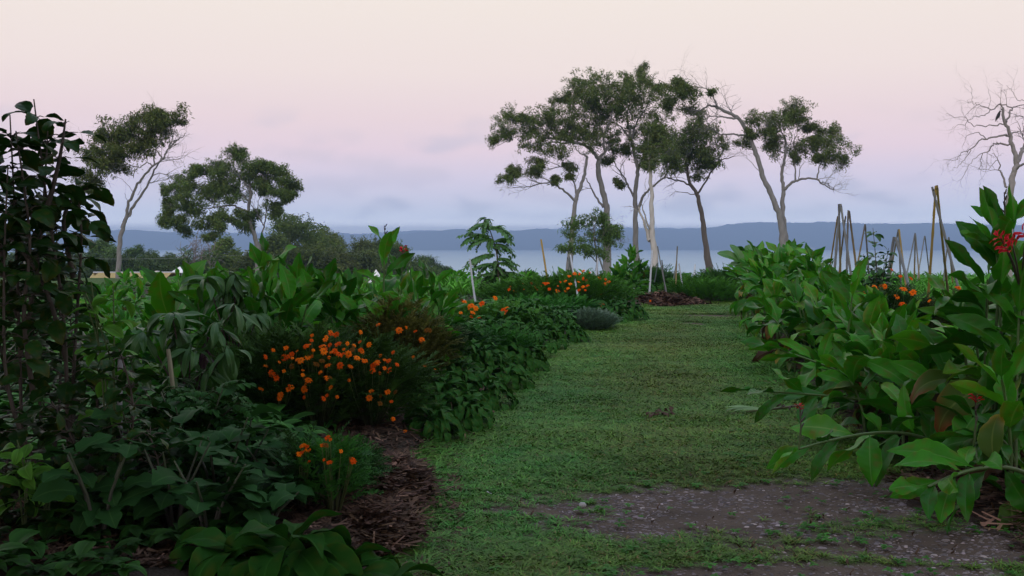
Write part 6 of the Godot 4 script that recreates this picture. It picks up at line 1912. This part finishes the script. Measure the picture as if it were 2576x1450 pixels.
func build_litter() -> void:
	rng.seed = 31
	var heaps := []
	# mulch heaps
	for e in [[985, 1240, 6.7, 0.22, 0.6, 0.17, "heap of brown straw and bark mulch beside the left grass edge"], [950, 1340, 5.75, 0.2, 0.4, 0.1, "lower heap of pale bark mulch near the bottom of the left bed"], [1660, 775, 28.5, 1.3, 0.9, 0.28, "brown mulch heap at the far bend of the path"], [2640, 1280, 6.6, 0.8, 0.8, 0.14, "mulch heap under the right cannas at the frame edge"]]:
		var f := at(e[0], e[2])
		var mo := thing("mulch_heap", e[6], "mulch heap", f)
		var hm := MB.new()
		for r in 9:
			for q in 24:
				var a := TAU * q / 24.0
				var t := r / 8.0
				var wob := 1.0 + 0.25 * noise.get_noise_2d(cos(a) * 12.0 + e[0], sin(a) * 12.0)
				hm.vert(Vector3(cos(a) * t * e[3] * wob, e[5] * (1.0 - t * t) * (1.0 + 0.4 * fine.get_noise_2d(cos(a) * t * 9.0, sin(a) * t * 9.0)) - 0.06 * t, sin(a) * t * e[4] * wob), Vector3.UP, Color(0.05, 0.037, 0.03))
		for r in 8:
			for q in 24:
				hm.quad(r * 24 + q, r * 24 + (q + 1) % 24, (r + 1) * 24 + (q + 1) % 24, (r + 1) * 24 + q)
		hm.smooth()
		for q in hm.n.size():
			if hm.n[q].y < 0.0:
				hm.n[q] = -hm.n[q]
		part("soil", hm.mesh(), mat("ground", Color.WHITE, 0.95, 0.0, 0.25), mo)
		heaps.append([f, e])
	# grass on the path
	var list := []
	for v in 3:
		var m := MB.new()
		for q in 9:
			var az := q * 2.4 + v
			var l := rnd(0.5, 1.15)
			var lie := rnd(0.5, 1.5)
			var d := Vector3(cos(az) * lie, 1.0 - lie * 0.5, sin(az) * lie)
			var w := Vector3(-sin(az), 0, cos(az)) * rnd(0.035, 0.075)
			var b := Vector3(cos(az), 0, sin(az)) * rnd(0.0, 0.3)
			var o := m.v.size()
			var col := Color(0.085, 0.205, 0.042) * rnd(0.6, 1.4)
			if q == 2 and v != 1:
				col = Color(0.2, 0.17, 0.09)
			m.vert(b - w, Vector3.UP, col * 0.9)
			m.vert(b + w, Vector3.UP, col * 0.9)
			m.vert(b + d * l * 0.55 + w * 0.9, Vector3.UP, col)
			m.vert(b + d * l * 0.55 - w * 0.9, Vector3.UP, col)
			m.vert(b + d * l + Vector3(cos(az) * 0.2, -0.22 * lie, sin(az) * 0.2), Vector3.UP, col * 1.1)
			m.quad(o, o + 1, o + 2, o + 3)
			m.tri(o + 3, o + 2, o + 4)
		m.smooth()
		for k in m.n.size():
			m.n[k] = (m.n[k] * (1.0 if m.n[k].y > 0.0 else -1.0) + Vector3.UP * 1.5).normalized()
		list.append(m.mesh())
	var places := [[], [], []]
	var tints := [[], [], []]
	var gm := mat("grass", Color(1.15, 1.15, 1.05), 0.6, 0.5, 0.3)
	for k in 230000:
		var d := 4.2 + 31.0 * pow(rng.randf(), 1.75)
		var l := edge(left_edge, d)
		var r := edge(right_edge, d)
		var x := rnd(l - 0.15, r + 0.3)
		var z := -d
		var near_edge := minf(x - l, r - x)
		if near_edge < 0.0 and rng.randf() < 0.5:
			continue
		var dd := dirt(x, z)
		if rng.randf() < pow(dd, 0.55) * 1.01:
			continue
		var s := rnd(0.02, 0.048) * (1.0 + 0.024 * d) * (1.0 + 0.5 * exp(-maxf(near_edge, 0.0) * 8.0)) * (1.0 + 0.3 * noise.get_noise_2d(x * 7.0, z * 7.0))
		if dd > 0.2:
			s *= 0.8
		var y := gh(x, z)
		var v := k % 3
		places[v].append(Transform3D(Basis(Vector3.UP, rnd(0, TAU)).scaled(Vector3(s * 1.5, s, s * 1.5)), Vector3(x, y - 0.004, z)))
		var g := rnd(0.75, 1.25) * (1.0 + 0.35 * noise.get_noise_2d(x * 2.2 + 50.0, z * 2.2))
		var track := exp(-pow((x - (l + r) * 0.5 - 0.15) / 0.75, 2.0))
		var warm := 1.06 + 0.5 * noise.get_noise_2d(x * 2.6, z * 2.6 + 90.0) + 0.4 * fine.get_noise_2d(x * 12.0, z * 12.0) + 0.22 * track
		g *= 1.0 - 0.16 * track + 0.3 * fine.get_noise_2d(x * 20.0 + 7.0, z * 20.0)
		tints[v].append(Color(g * warm, g, g * 0.85))
	for v in 3:
		scatter("grass", list[v], gm, places[v], tints[v]).set_meta("label", "short rough grass of the garden path")
	var weeds := []
	var weed_tints := []
	var fallen := []
	var fallen_tints := []
	for k in 2600:
		var d := 4.4 + 26.0 * pow(rng.randf(), 1.7)
		var x := rnd(edge(left_edge, d), edge(right_edge, d))
		var p := Vector3(x, gh(x, -d) + 0.012, -d)
		var g := rnd(0.7, 1.4)
		if noise.get_noise_2d(x * 9.0, d * 9.0) > 0.05 or k % 5 == 0:
			weeds.append(Transform3D(Basis(Vector3.UP, rnd(0, TAU)).scaled(Vector3(1, 0.6, 1) * rnd(0.02, 0.055) * (1.0 + 0.02 * d)), p))
			weed_tints.append(Color(g, g * 1.35, g * 0.8))
		elif k % 3 == 0:
			fallen.append(Transform3D(Basis(Vector3.UP, rnd(0, TAU)).rotated(Vector3.RIGHT, rnd(-0.4, 0.4)).scaled(Vector3.ONE * rnd(0.03, 0.07) * (1.0 + 0.02 * d)), p + Vector3(0, 0.012, 0)))
			fallen_tints.append(Color(g * 1.6, g * 1.5, g * 1.5))
	scatter("path_weeds", kinds.cluster.mesh[3], mat("cover_leaf", Color(1.1, 1.3, 0.8), 0.5, 0.35, 0.2), weeds, weed_tints).set_meta("label", "small broad weeds in the grass path")
	scatter("leaf_litter", kinds.dead_canna.mesh[2], mat("dead_leaf", Color(0.7, 0.7, 0.7), 0.8), fallen, fallen_tints).set_meta("label", "small fallen dry leaves on the grass path")
	# chips and stones on the bare patch
	var chips := []
	for v in 3:
		var m := MB.new()
		var n := 6
		for ring in 2:
			for q in n:
				var a := TAU * q / n
				var rr := rnd(0.7, 1.1) * (1.0 if ring == 0 else 0.65)
				m.vert(Vector3(cos(a) * rr, 0.35 * ring - 0.1, sin(a) * rr * 0.7), Vector3.UP, Color(0.2, 0.17, 0.165))
		m.vert(Vector3(0, 0.36, 0), Vector3.UP, Color(0.19, 0.165, 0.16))
		for q in n:
			m.quad(q, (q + 1) % n, n + (q + 1) % n, n + q)
			m.tri(n + q, n + (q + 1) % n, 2 * n)
		m.smooth()
		chips.append(m.mesh())
	places = [[], [], []]
	tints = [[], [], []]
	for k in 36000:
		var d := 4.6 + 4.0 * rng.randf()
		var x := rnd(edge(left_edge, d), edge(right_edge, d) + 0.5)
		if k % 9 == 0:
			d = rnd(20.5, 25.5)
			x = rnd(3.0, 5.4)
		var dd := dirt(x, -d)
		if rng.randf() > dd * dd * (0.35 + 2.2 * maxf(noise.get_noise_2d(x * 11.0, d * 11.0) + 0.05, 0.0)):
			continue
		var s := rnd(0.002, 0.009) * (1.0 + 1.6 * pow(rng.randf(), 9.0))
		var v := k % 3
		places[v].append(Transform3D(Basis(Vector3.UP, rnd(0, TAU)).scaled(Vector3(s * rnd(1, 2.2), s, s)), Vector3(x, gh(x, -d) - 0.01, -d)))
		var g := rnd(0.35, 1.3) if rng.randf() < 0.93 else rnd(1.6, 2.6)
		tints[v].append(Color(g, g * rnd(0.93, 1.0), g * rnd(0.93, 1.08)))
	for v in 3:
		scatter("gravel", chips[v], mat("stone", Color.WHITE, 0.8), places[v], tints[v]).set_meta("label", "gravel and chips on the bare trampled patch")
	# mulch on the beds
	var straw := []
	for v in 3:
		var m := MB.new()
		for q in 5:
			var a := rvec(1.0) * Vector3(0.6, 0.12, 0.6)
			var az := rnd(0, TAU)
			var d := Vector3(cos(az), rnd(-0.15, 0.25), sin(az)) * rnd(0.4, 1.0)
			var w := Vector3(-sin(az), rnd(-0.3, 0.3), cos(az)) * rnd(0.05, 0.14)
			var o := m.v.size()
			var col := Color(0.095, 0.063, 0.045) * rnd(0.45, 1.5)
			for e in [a - d - w, a - d + w, a + d + w * 0.6, a + d - w * 0.6]:
				m.vert(e, Vector3.UP, col)
			m.quad(o, o + 1, o + 2, o + 3)
		m.smooth()
		straw.append(m.mesh())
	places = [[], [], []]
	tints = [[], [], []]
	for k in 16000:
		var left := k % 3 != 0
		var d := 4.7 + 10.0 * pow(rng.randf(), 1.6)
		if k % 13 == 0:
			d = rnd(26.0, 34.0)
		var off := rnd(-0.18, 2.2)
		var x := edge(left_edge, d) - off if left else edge(right_edge, d) + off
		var s := rnd(0.025, 0.07) * (1.0 if d < 20.0 else 2.2)
		var v := k % 3 if k % 2 else (k / 2) % 3
		places[v].append(Transform3D(Basis(Vector3.UP, rnd(0, TAU)).rotated(Vector3.RIGHT, rnd(-0.3, 0.3)).scaled(Vector3.ONE * s), Vector3(x, gh(x, -d) + rnd(0.0, 0.02), -d)))
		var g := rnd(0.5, 1.5) if rng.randf() < 0.9 else rnd(1.8, 3.0)
		tints[v].append(Color(g, g * rnd(0.9, 1.0), g * rnd(0.85, 1.05)))
	for e in heaps:
		var q = e[1]
		for k in 900:
			var a := rnd(0, TAU)
			var t := sqrt(rng.randf()) * rnd(0.9, 1.2)
			var s: float = rnd(0.03, 0.075) * (1.0 if q[2] < 20.0 else 2.0)
			var p: Vector3 = e[0] + Vector3(cos(a) * t * q[3], q[5] * maxf(1.0 - t * t, 0.0) + rnd(0.0, 0.025) - 0.02 * t, sin(a) * t * q[4])
			places[k % 3].append(Transform3D(Basis(Vector3.UP, rnd(0, TAU)).rotated(Vector3.RIGHT, rnd(-0.5, 0.5)).rotated(Vector3.BACK, rnd(-0.4, 0.4)).scaled(Vector3(s * 1.4, s, s)), p))
			var g := rnd(0.5, 1.6) if rng.randf() < 0.85 else rnd(1.8, 3.2)
			tints[k % 3].append(Color(g, g * rnd(0.86, 1.0), g * rnd(0.82, 1.05)))
	for v in 3:
		scatter("mulch_litter", straw[v], mat("straw", Color(0.75, 0.72, 0.7), 0.85, 0.0, 0.25), places[v], tints[v]).set_meta("label", "straw and wood chip mulch on the beds")
	# undergrowth inside the beds
	places = [[], []]
	tints = [[], []]
	for k in 5200:
		var left := k % 5 != 0
		var d := 4.4 + 40.0 * pow(rng.randf(), 1.25)
		var x := 0.0
		if left:
			x = edge(left_edge, d) - rnd(0.8, 2.0 + d * 0.5)
		else:
			x = edge(right_edge, d) + rnd(0.6, 2.0 + d * 0.22)
		if d > 31.0:
			x = at(rnd(200, 2600), d).x
		if d < 7.6 and x > edge(left_edge, d) - 0.85:
			continue
		var s := rnd(0.12, 0.3) * (1.0 + d * 0.03)
		var dim := 1.0
		if d > 16.0:
			s = minf(s, 0.32 if d < 25.0 else 0.16)
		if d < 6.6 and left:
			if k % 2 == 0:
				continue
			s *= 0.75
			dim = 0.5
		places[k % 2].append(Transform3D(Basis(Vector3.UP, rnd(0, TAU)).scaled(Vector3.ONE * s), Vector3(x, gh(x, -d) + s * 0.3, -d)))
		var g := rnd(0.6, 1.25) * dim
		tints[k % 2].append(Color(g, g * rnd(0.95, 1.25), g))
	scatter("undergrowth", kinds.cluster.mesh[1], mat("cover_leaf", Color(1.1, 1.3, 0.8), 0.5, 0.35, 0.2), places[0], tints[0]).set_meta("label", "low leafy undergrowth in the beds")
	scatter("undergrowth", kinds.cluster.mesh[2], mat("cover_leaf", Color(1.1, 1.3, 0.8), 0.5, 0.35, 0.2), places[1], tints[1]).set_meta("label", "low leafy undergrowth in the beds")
	# tall soft growth behind the beds
	places = [[], []]
	tints = [[], []]
	for k in 5200:
		var d := rnd(14.0, 47.0)
		var px := rnd(2060, 2640) if k % 2 else rnd(150, 1900)
		if k % 2 == 0 and d < 29.0:
			d = rnd(29.0, 47.0)
		var p := at(px, d)
		if d < 34.0 and p.x > edge(left_edge, d) - 1.6 and p.x < edge(right_edge, d) + 2.2:
			continue
		var s := rnd(0.45, 0.85)
		var roof := 756.0 if px < 430.0 else (700.0 if px < 1100.0 else (682.0 if px < 2000.0 else 640.0))
		s = minf(s, (P(px, roof + rnd(-8, 30), d).y - p.y) / 1.05)
		if s < 0.12:
			continue
		places[k % 2].append(Transform3D(Basis(Vector3.UP, rnd(0, TAU)).scaled(Vector3(s, s, s)), p))
		var g := rnd(0.75, 1.3)
		tints[k % 2].append(Color(g * rnd(0.9, 1.15), g * 1.15, g))
	scatter("meadow_growth", kinds.blades.mesh[0], mat("cover_leaf", Color(1.1, 1.3, 0.8), 0.5, 0.35, 0.2), places[1], tints[1]).set_meta("label", "tall soft green growth behind the right bed")
	scatter("meadow_growth", kinds.blades.mesh[2], mat("cover_leaf", Color(1.1, 1.3, 0.8), 0.5, 0.35, 0.2), places[0], tints[0]).set_meta("label", "tall green growth at the back of the garden")


func build_small_things() -> void:
	rng.seed = 66
	# white bucket by the mulch heap
	var b := at(1587, 29.5)
	var o := thing("bucket", "small white bucket beside the far mulch heap", "bucket", b)
	var m := MB.new()
	m.tube([Vector3(0, 0.0, 0), Vector3(0, 0.02, 0), Vector3(0, 0.2, 0)], [0.07, 0.075, 0.095], 16, Color(0.75, 0.78, 0.82), Color(0.8, 0.82, 0.85), 0.0, false)
	part("body", m.mesh(), mat("painted", Color.WHITE, 0.7), o)
	var r := MB.new()
	var ring := []
	for k in 17:
		ring.append(Vector3(cos(TAU * k / 16) * 0.096, 0.2, sin(TAU * k / 16) * 0.096))
	r.tube(ring, range(17).map(func(_e): return 0.005), 5, Color(0.8, 0.82, 0.85), Color(0.8, 0.82, 0.85))
	part("rim", r.mesh(), mat("painted", Color.WHITE, 0.7), o)
	# cut canna stalk on the grass
	var f := G(1955, 1045)
	f.y = gh(f.x, f.z) + 0.03
	var c := thing("cut_stalk", "pale cut canna stalk lying on the grass, pointing left from the right bed", "plant", f)
	var st := MB.new()
	st.tube([Vector3(0.25, 0.06, -0.05), Vector3(-0.1, 0.02, 0.0), Vector3(-0.3, 0.01, 0.03)], [0.012, 0.012, 0.008], 6, Color(0.1, 0.08, 0.04), Color(0.2, 0.25, 0.12))
	part("stem", st.mesh(), mat("stem", Color.WHITE, 0.5), c)
	for k in 4:
		hang("leaf", "mango", k, c, Transform3D(frame(Vector3(-1, 0.03 + 0.03 * k, 0.14 * k - 0.15), Vector3(0, 1, 0.3)).scaled_local(Vector3(0.38, 0.25, 1) * (0.34 + 0.06 * k)), Vector3(-0.08 * k, 0.025 + 0.012 * k, 0.02 * k)), mat("bleached_leaf", Color(4.2, 2.7, 4.6), 0.6, 0.2, 0.2))
	for k in 3:
		hang("leaf", "dead_canna", k, c, Transform3D(frame(rvec(1.0) + Vector3(0.2, 0.3, 0), Vector3.UP).scaled_local(Vector3.ONE * 0.16), Vector3(0.02 + 0.06 * k, 0.04, 0.02)), mat("dead_leaf", Color(0.7, 0.7, 0.7), 0.8))
	# clump of dead leaves on the path
	var g := G(1665, 1048)
	g.y = gh(g.x, g.z)
	var dl := thing("dead_leaf_clump", "small heap of brown dead leaves in the middle of the grass path", "dead leaves", g)
	for k in 14:
		hang("leaf", "dead_canna", k, dl, Transform3D(frame(Vector3(rnd(-1, 1), rnd(0.0, 0.6), rnd(-1, 1)), Vector3.UP).scaled_local(Vector3(1.4, 1, 1) * rnd(0.08, 0.15)), Vector3(rnd(-0.1, 0.1), 0.03, rnd(-0.06, 0.06))), mat("dead_leaf_brown", Color(1.1, 0.95, 0.9), 0.8))
	for s in [[1238, 1258, "small white scrap on the grass at the left of the path", Color(0.6, 0.62, 0.62)], [1206, 1158, "curled dry leaf on the grass near the left border", Color(0.3, 0.2, 0.15)], [1465, 1273, "pale stone at the left end of the bare patch", Color(0.4, 0.39, 0.38)]]:
		var q := G(s[0], s[1])
		q.y = gh(q.x, q.z)
		var e := thing("leaf_scrap" if s[0] != 1465 else "stone", s[2], "dead leaf" if s[0] != 1465 else "stone", q)
		var sm := MB.new()
		var lf := leaf({"L": 0.05, "W": 0.018, "bend": -1.2, "fold": 0.6, "segs": 6, "col": s[3]}, 5)
		sm.add(lf, Transform3D(Basis(Vector3.UP, rnd(0, TAU)), Vector3(0, 0.03, 0)), Color.WHITE)
		if s[0] == 1465:
			sm = MB.new()
			sm.tube([Vector3(-0.02, 0.012, 0), Vector3(-0.01, 0.014, 0), Vector3(0.012, 0.014, 0), Vector3(0.022, 0.01, 0)], [0.008, 0.02, 0.019, 0.006], 8, s[3], s[3], 0.1)
		part("body", sm.mesh(), mat("stone", Color.WHITE, 0.8), e)
	# bird in the dead tree
	var bp := P(2512, 291, 40.1)
	var bird := thing("bird", "small dark bird perched high in the dead tree", "bird", bp)
	var bm := MB.new()
	var black := Color(0.012, 0.012, 0.014)
	bm.tube([Vector3(-0.12, -0.22, 0), Vector3(-0.07, -0.13, 0), Vector3(-0.03, -0.05, 0), Vector3(0.0, 0.02, 0), Vector3(0.02, 0.08, 0), Vector3(0.035, 0.12, 0), Vector3(0.05, 0.15, 0), Vector3(0.075, 0.155, 0), Vector3(0.11, 0.15, 0)], [0.012, 0.028, 0.055, 0.062, 0.05, 0.034, 0.034, 0.022, 0.004], 10, black, black)
	for s in [-1, 1]:
		bm.tube([Vector3(0.0, 0.04, s * 0.04), Vector3(-0.05, -0.05, s * 0.055), Vector3(-0.1, -0.16, s * 0.03)], [0.02, 0.03, 0.006], 6, black, black)
		bm.tube([Vector3(-0.01, -0.03, s * 0.02), Vector3(-0.005, -0.11, s * 0.02)], [0.007, 0.005], 5, black, black)
	part("body", bm.mesh(), mat("feathers", Color.WHITE, 0.6), bird)


func build_shade_trees() -> void:
	# trees behind the camera whose crowns overhang the near end of the path
	var places := []
	rng.seed = 8
	for s in [[-4.8, 2.0, 8.4, 5.8, "big spreading shade tree over the viewer on the left"], [4.0, 9.0, 9.0, 5.0, "big spreading shade tree behind the viewer on the right"], [-6.8, -4.6, 6.5, 3.0, "leafy shade tree left of the viewer, outside the picture"]]:
		var g := gh(s[0], s[1])
		var o := thing("shade_tree", s[4], "tree", Vector3(s[0], g, s[1]))
		var bark := Color(0.15, 0.13, 0.11)
		var h: float = s[2]
		var tr := MB.new()
		tr.tube([Vector3(0, -0.3, 0), Vector3(0.1, h * 0.3, 0), Vector3(0, h * 0.6, 0)], [0.4, 0.3, 0.2], 10, bark, bark, 0.05)
		part("trunk", tr.mesh(), mat("bark", Color.WHITE, 0.9), o)
		places = []
		var tints := []
		var br := MB.new()
		for k in 110:
			var u := rvec(1.0)
			while u.length() > 1.0:
				u = rvec(1.0)
			var c := Vector3(u.x * s[3], h * 0.74 + u.y * h * 0.24, u.z * s[3])
			br.tube([Vector3(0, h * 0.5, 0), Vector3(c.x * 0.5, lerpf(h * 0.5, c.y, 0.7), c.z * 0.5), c], [0.1, 0.06, 0.02], 5, bark, bark)
			for q in 60:
				places.append(Transform3D(Basis(Vector3.UP, rnd(0, TAU)).rotated(Vector3.RIGHT, rnd(-0.6, 0.6)).scaled(Vector3.ONE * rnd(0.5, 0.8)), c + Vector3(rng.randfn(0, 0.6), rng.randfn(0, 0.4), rng.randfn(0, 0.6))))
				tints.append(Color(1, 1, 1) * rnd(0.8, 1.2))
		part("branches", br.mesh(), mat("bark", Color.WHITE, 0.9), o).set_meta("kind", "stuff")
		scatter("foliage", kinds.gum_spray.mesh[0], mat("gum_leaf", Color.WHITE, 0.55, 0.2), places, tints, o)


func _ready() -> void:
	# camera
	var cam := Camera3D.new()
	cam.name = "camera"
	cam.position = Vector3(0, EYE, 0)
	cam.rotation = Vector3(-PITCH, 0, 0)
	cam.fov = rad_to_deg(2.0 * atan(724.5 / F))
	cam.near = 0.05
	cam.far = 20000.0
	add_child(cam)
	cam.current = true
	# sky and light of dusk, the sun just gone behind the viewer
	var env := Environment.new()
	env.background_mode = Environment.BG_SKY
	var sky := Sky.new()
	var pm := PanoramaSkyMaterial.new()
	pm.panorama = make_sky()
	sky.sky_material = pm
	env.sky = sky
	env.tonemap_mode = Environment.TONE_MAPPER_LINEAR
	env.tonemap_exposure = 1.0
	env.sdfgi_enabled = true
	env.ssao_enabled = true
	env.ssil_enabled = true
	env.fog_enabled = true
	env.fog_light_color = Color(0.45, 0.65, 1.0).linear_to_srgb()
	env.fog_density = HAZE
	var we := WorldEnvironment.new()
	we.name = "environment"
	we.environment = env
	add_child(we)
	var sun := DirectionalLight3D.new()
	sun.name = "sun"
	sun.light_color = Color(1.0, 0.92, 0.87)
	sun.light_energy = 0.3
	sun.light_angular_distance = 60.0
	sun.shadow_enabled = true
	sun.rotation_degrees = Vector3(-34, -20, 0)
	add_child(sun)

	noise.seed = 5
	noise.frequency = 0.1
	noise.fractal_octaves = 3
	fine.seed = 9
	fine.frequency = 0.35
	fine.fractal_octaves = 2
	for s in S([1000, 1500, 1050, 1400, 1085, 1300, 1088, 1160, 1160, 1080, 1235, 1020, 1320, 940, 1385, 885, 1520, 812, 1600, 780, 1720, 752]):
		var g := G(s.x, s.y)
		left_edge.append(Vector2(-g.z, g.x))
	for s in S([2700, 1460, 2560, 1290, 2250, 1190, 2060, 1110, 1990, 1000, 1915, 920, 1870, 860, 1850, 810, 1856, 780, 1880, 752]):
		var g := G(s.x, s.y)
		right_edge.append(Vector2(-g.z, g.x))
	make_leaf_kinds()

	build_land()
	build_shore_details()
	build_buildings()
	build_far_trees()
	build_trees()
	build_shade_trees()
	build_stakes()
	build_saplings()
	build_cannas()
	build_flowers()
	build_border()
	build_small_things()
	build_litter()
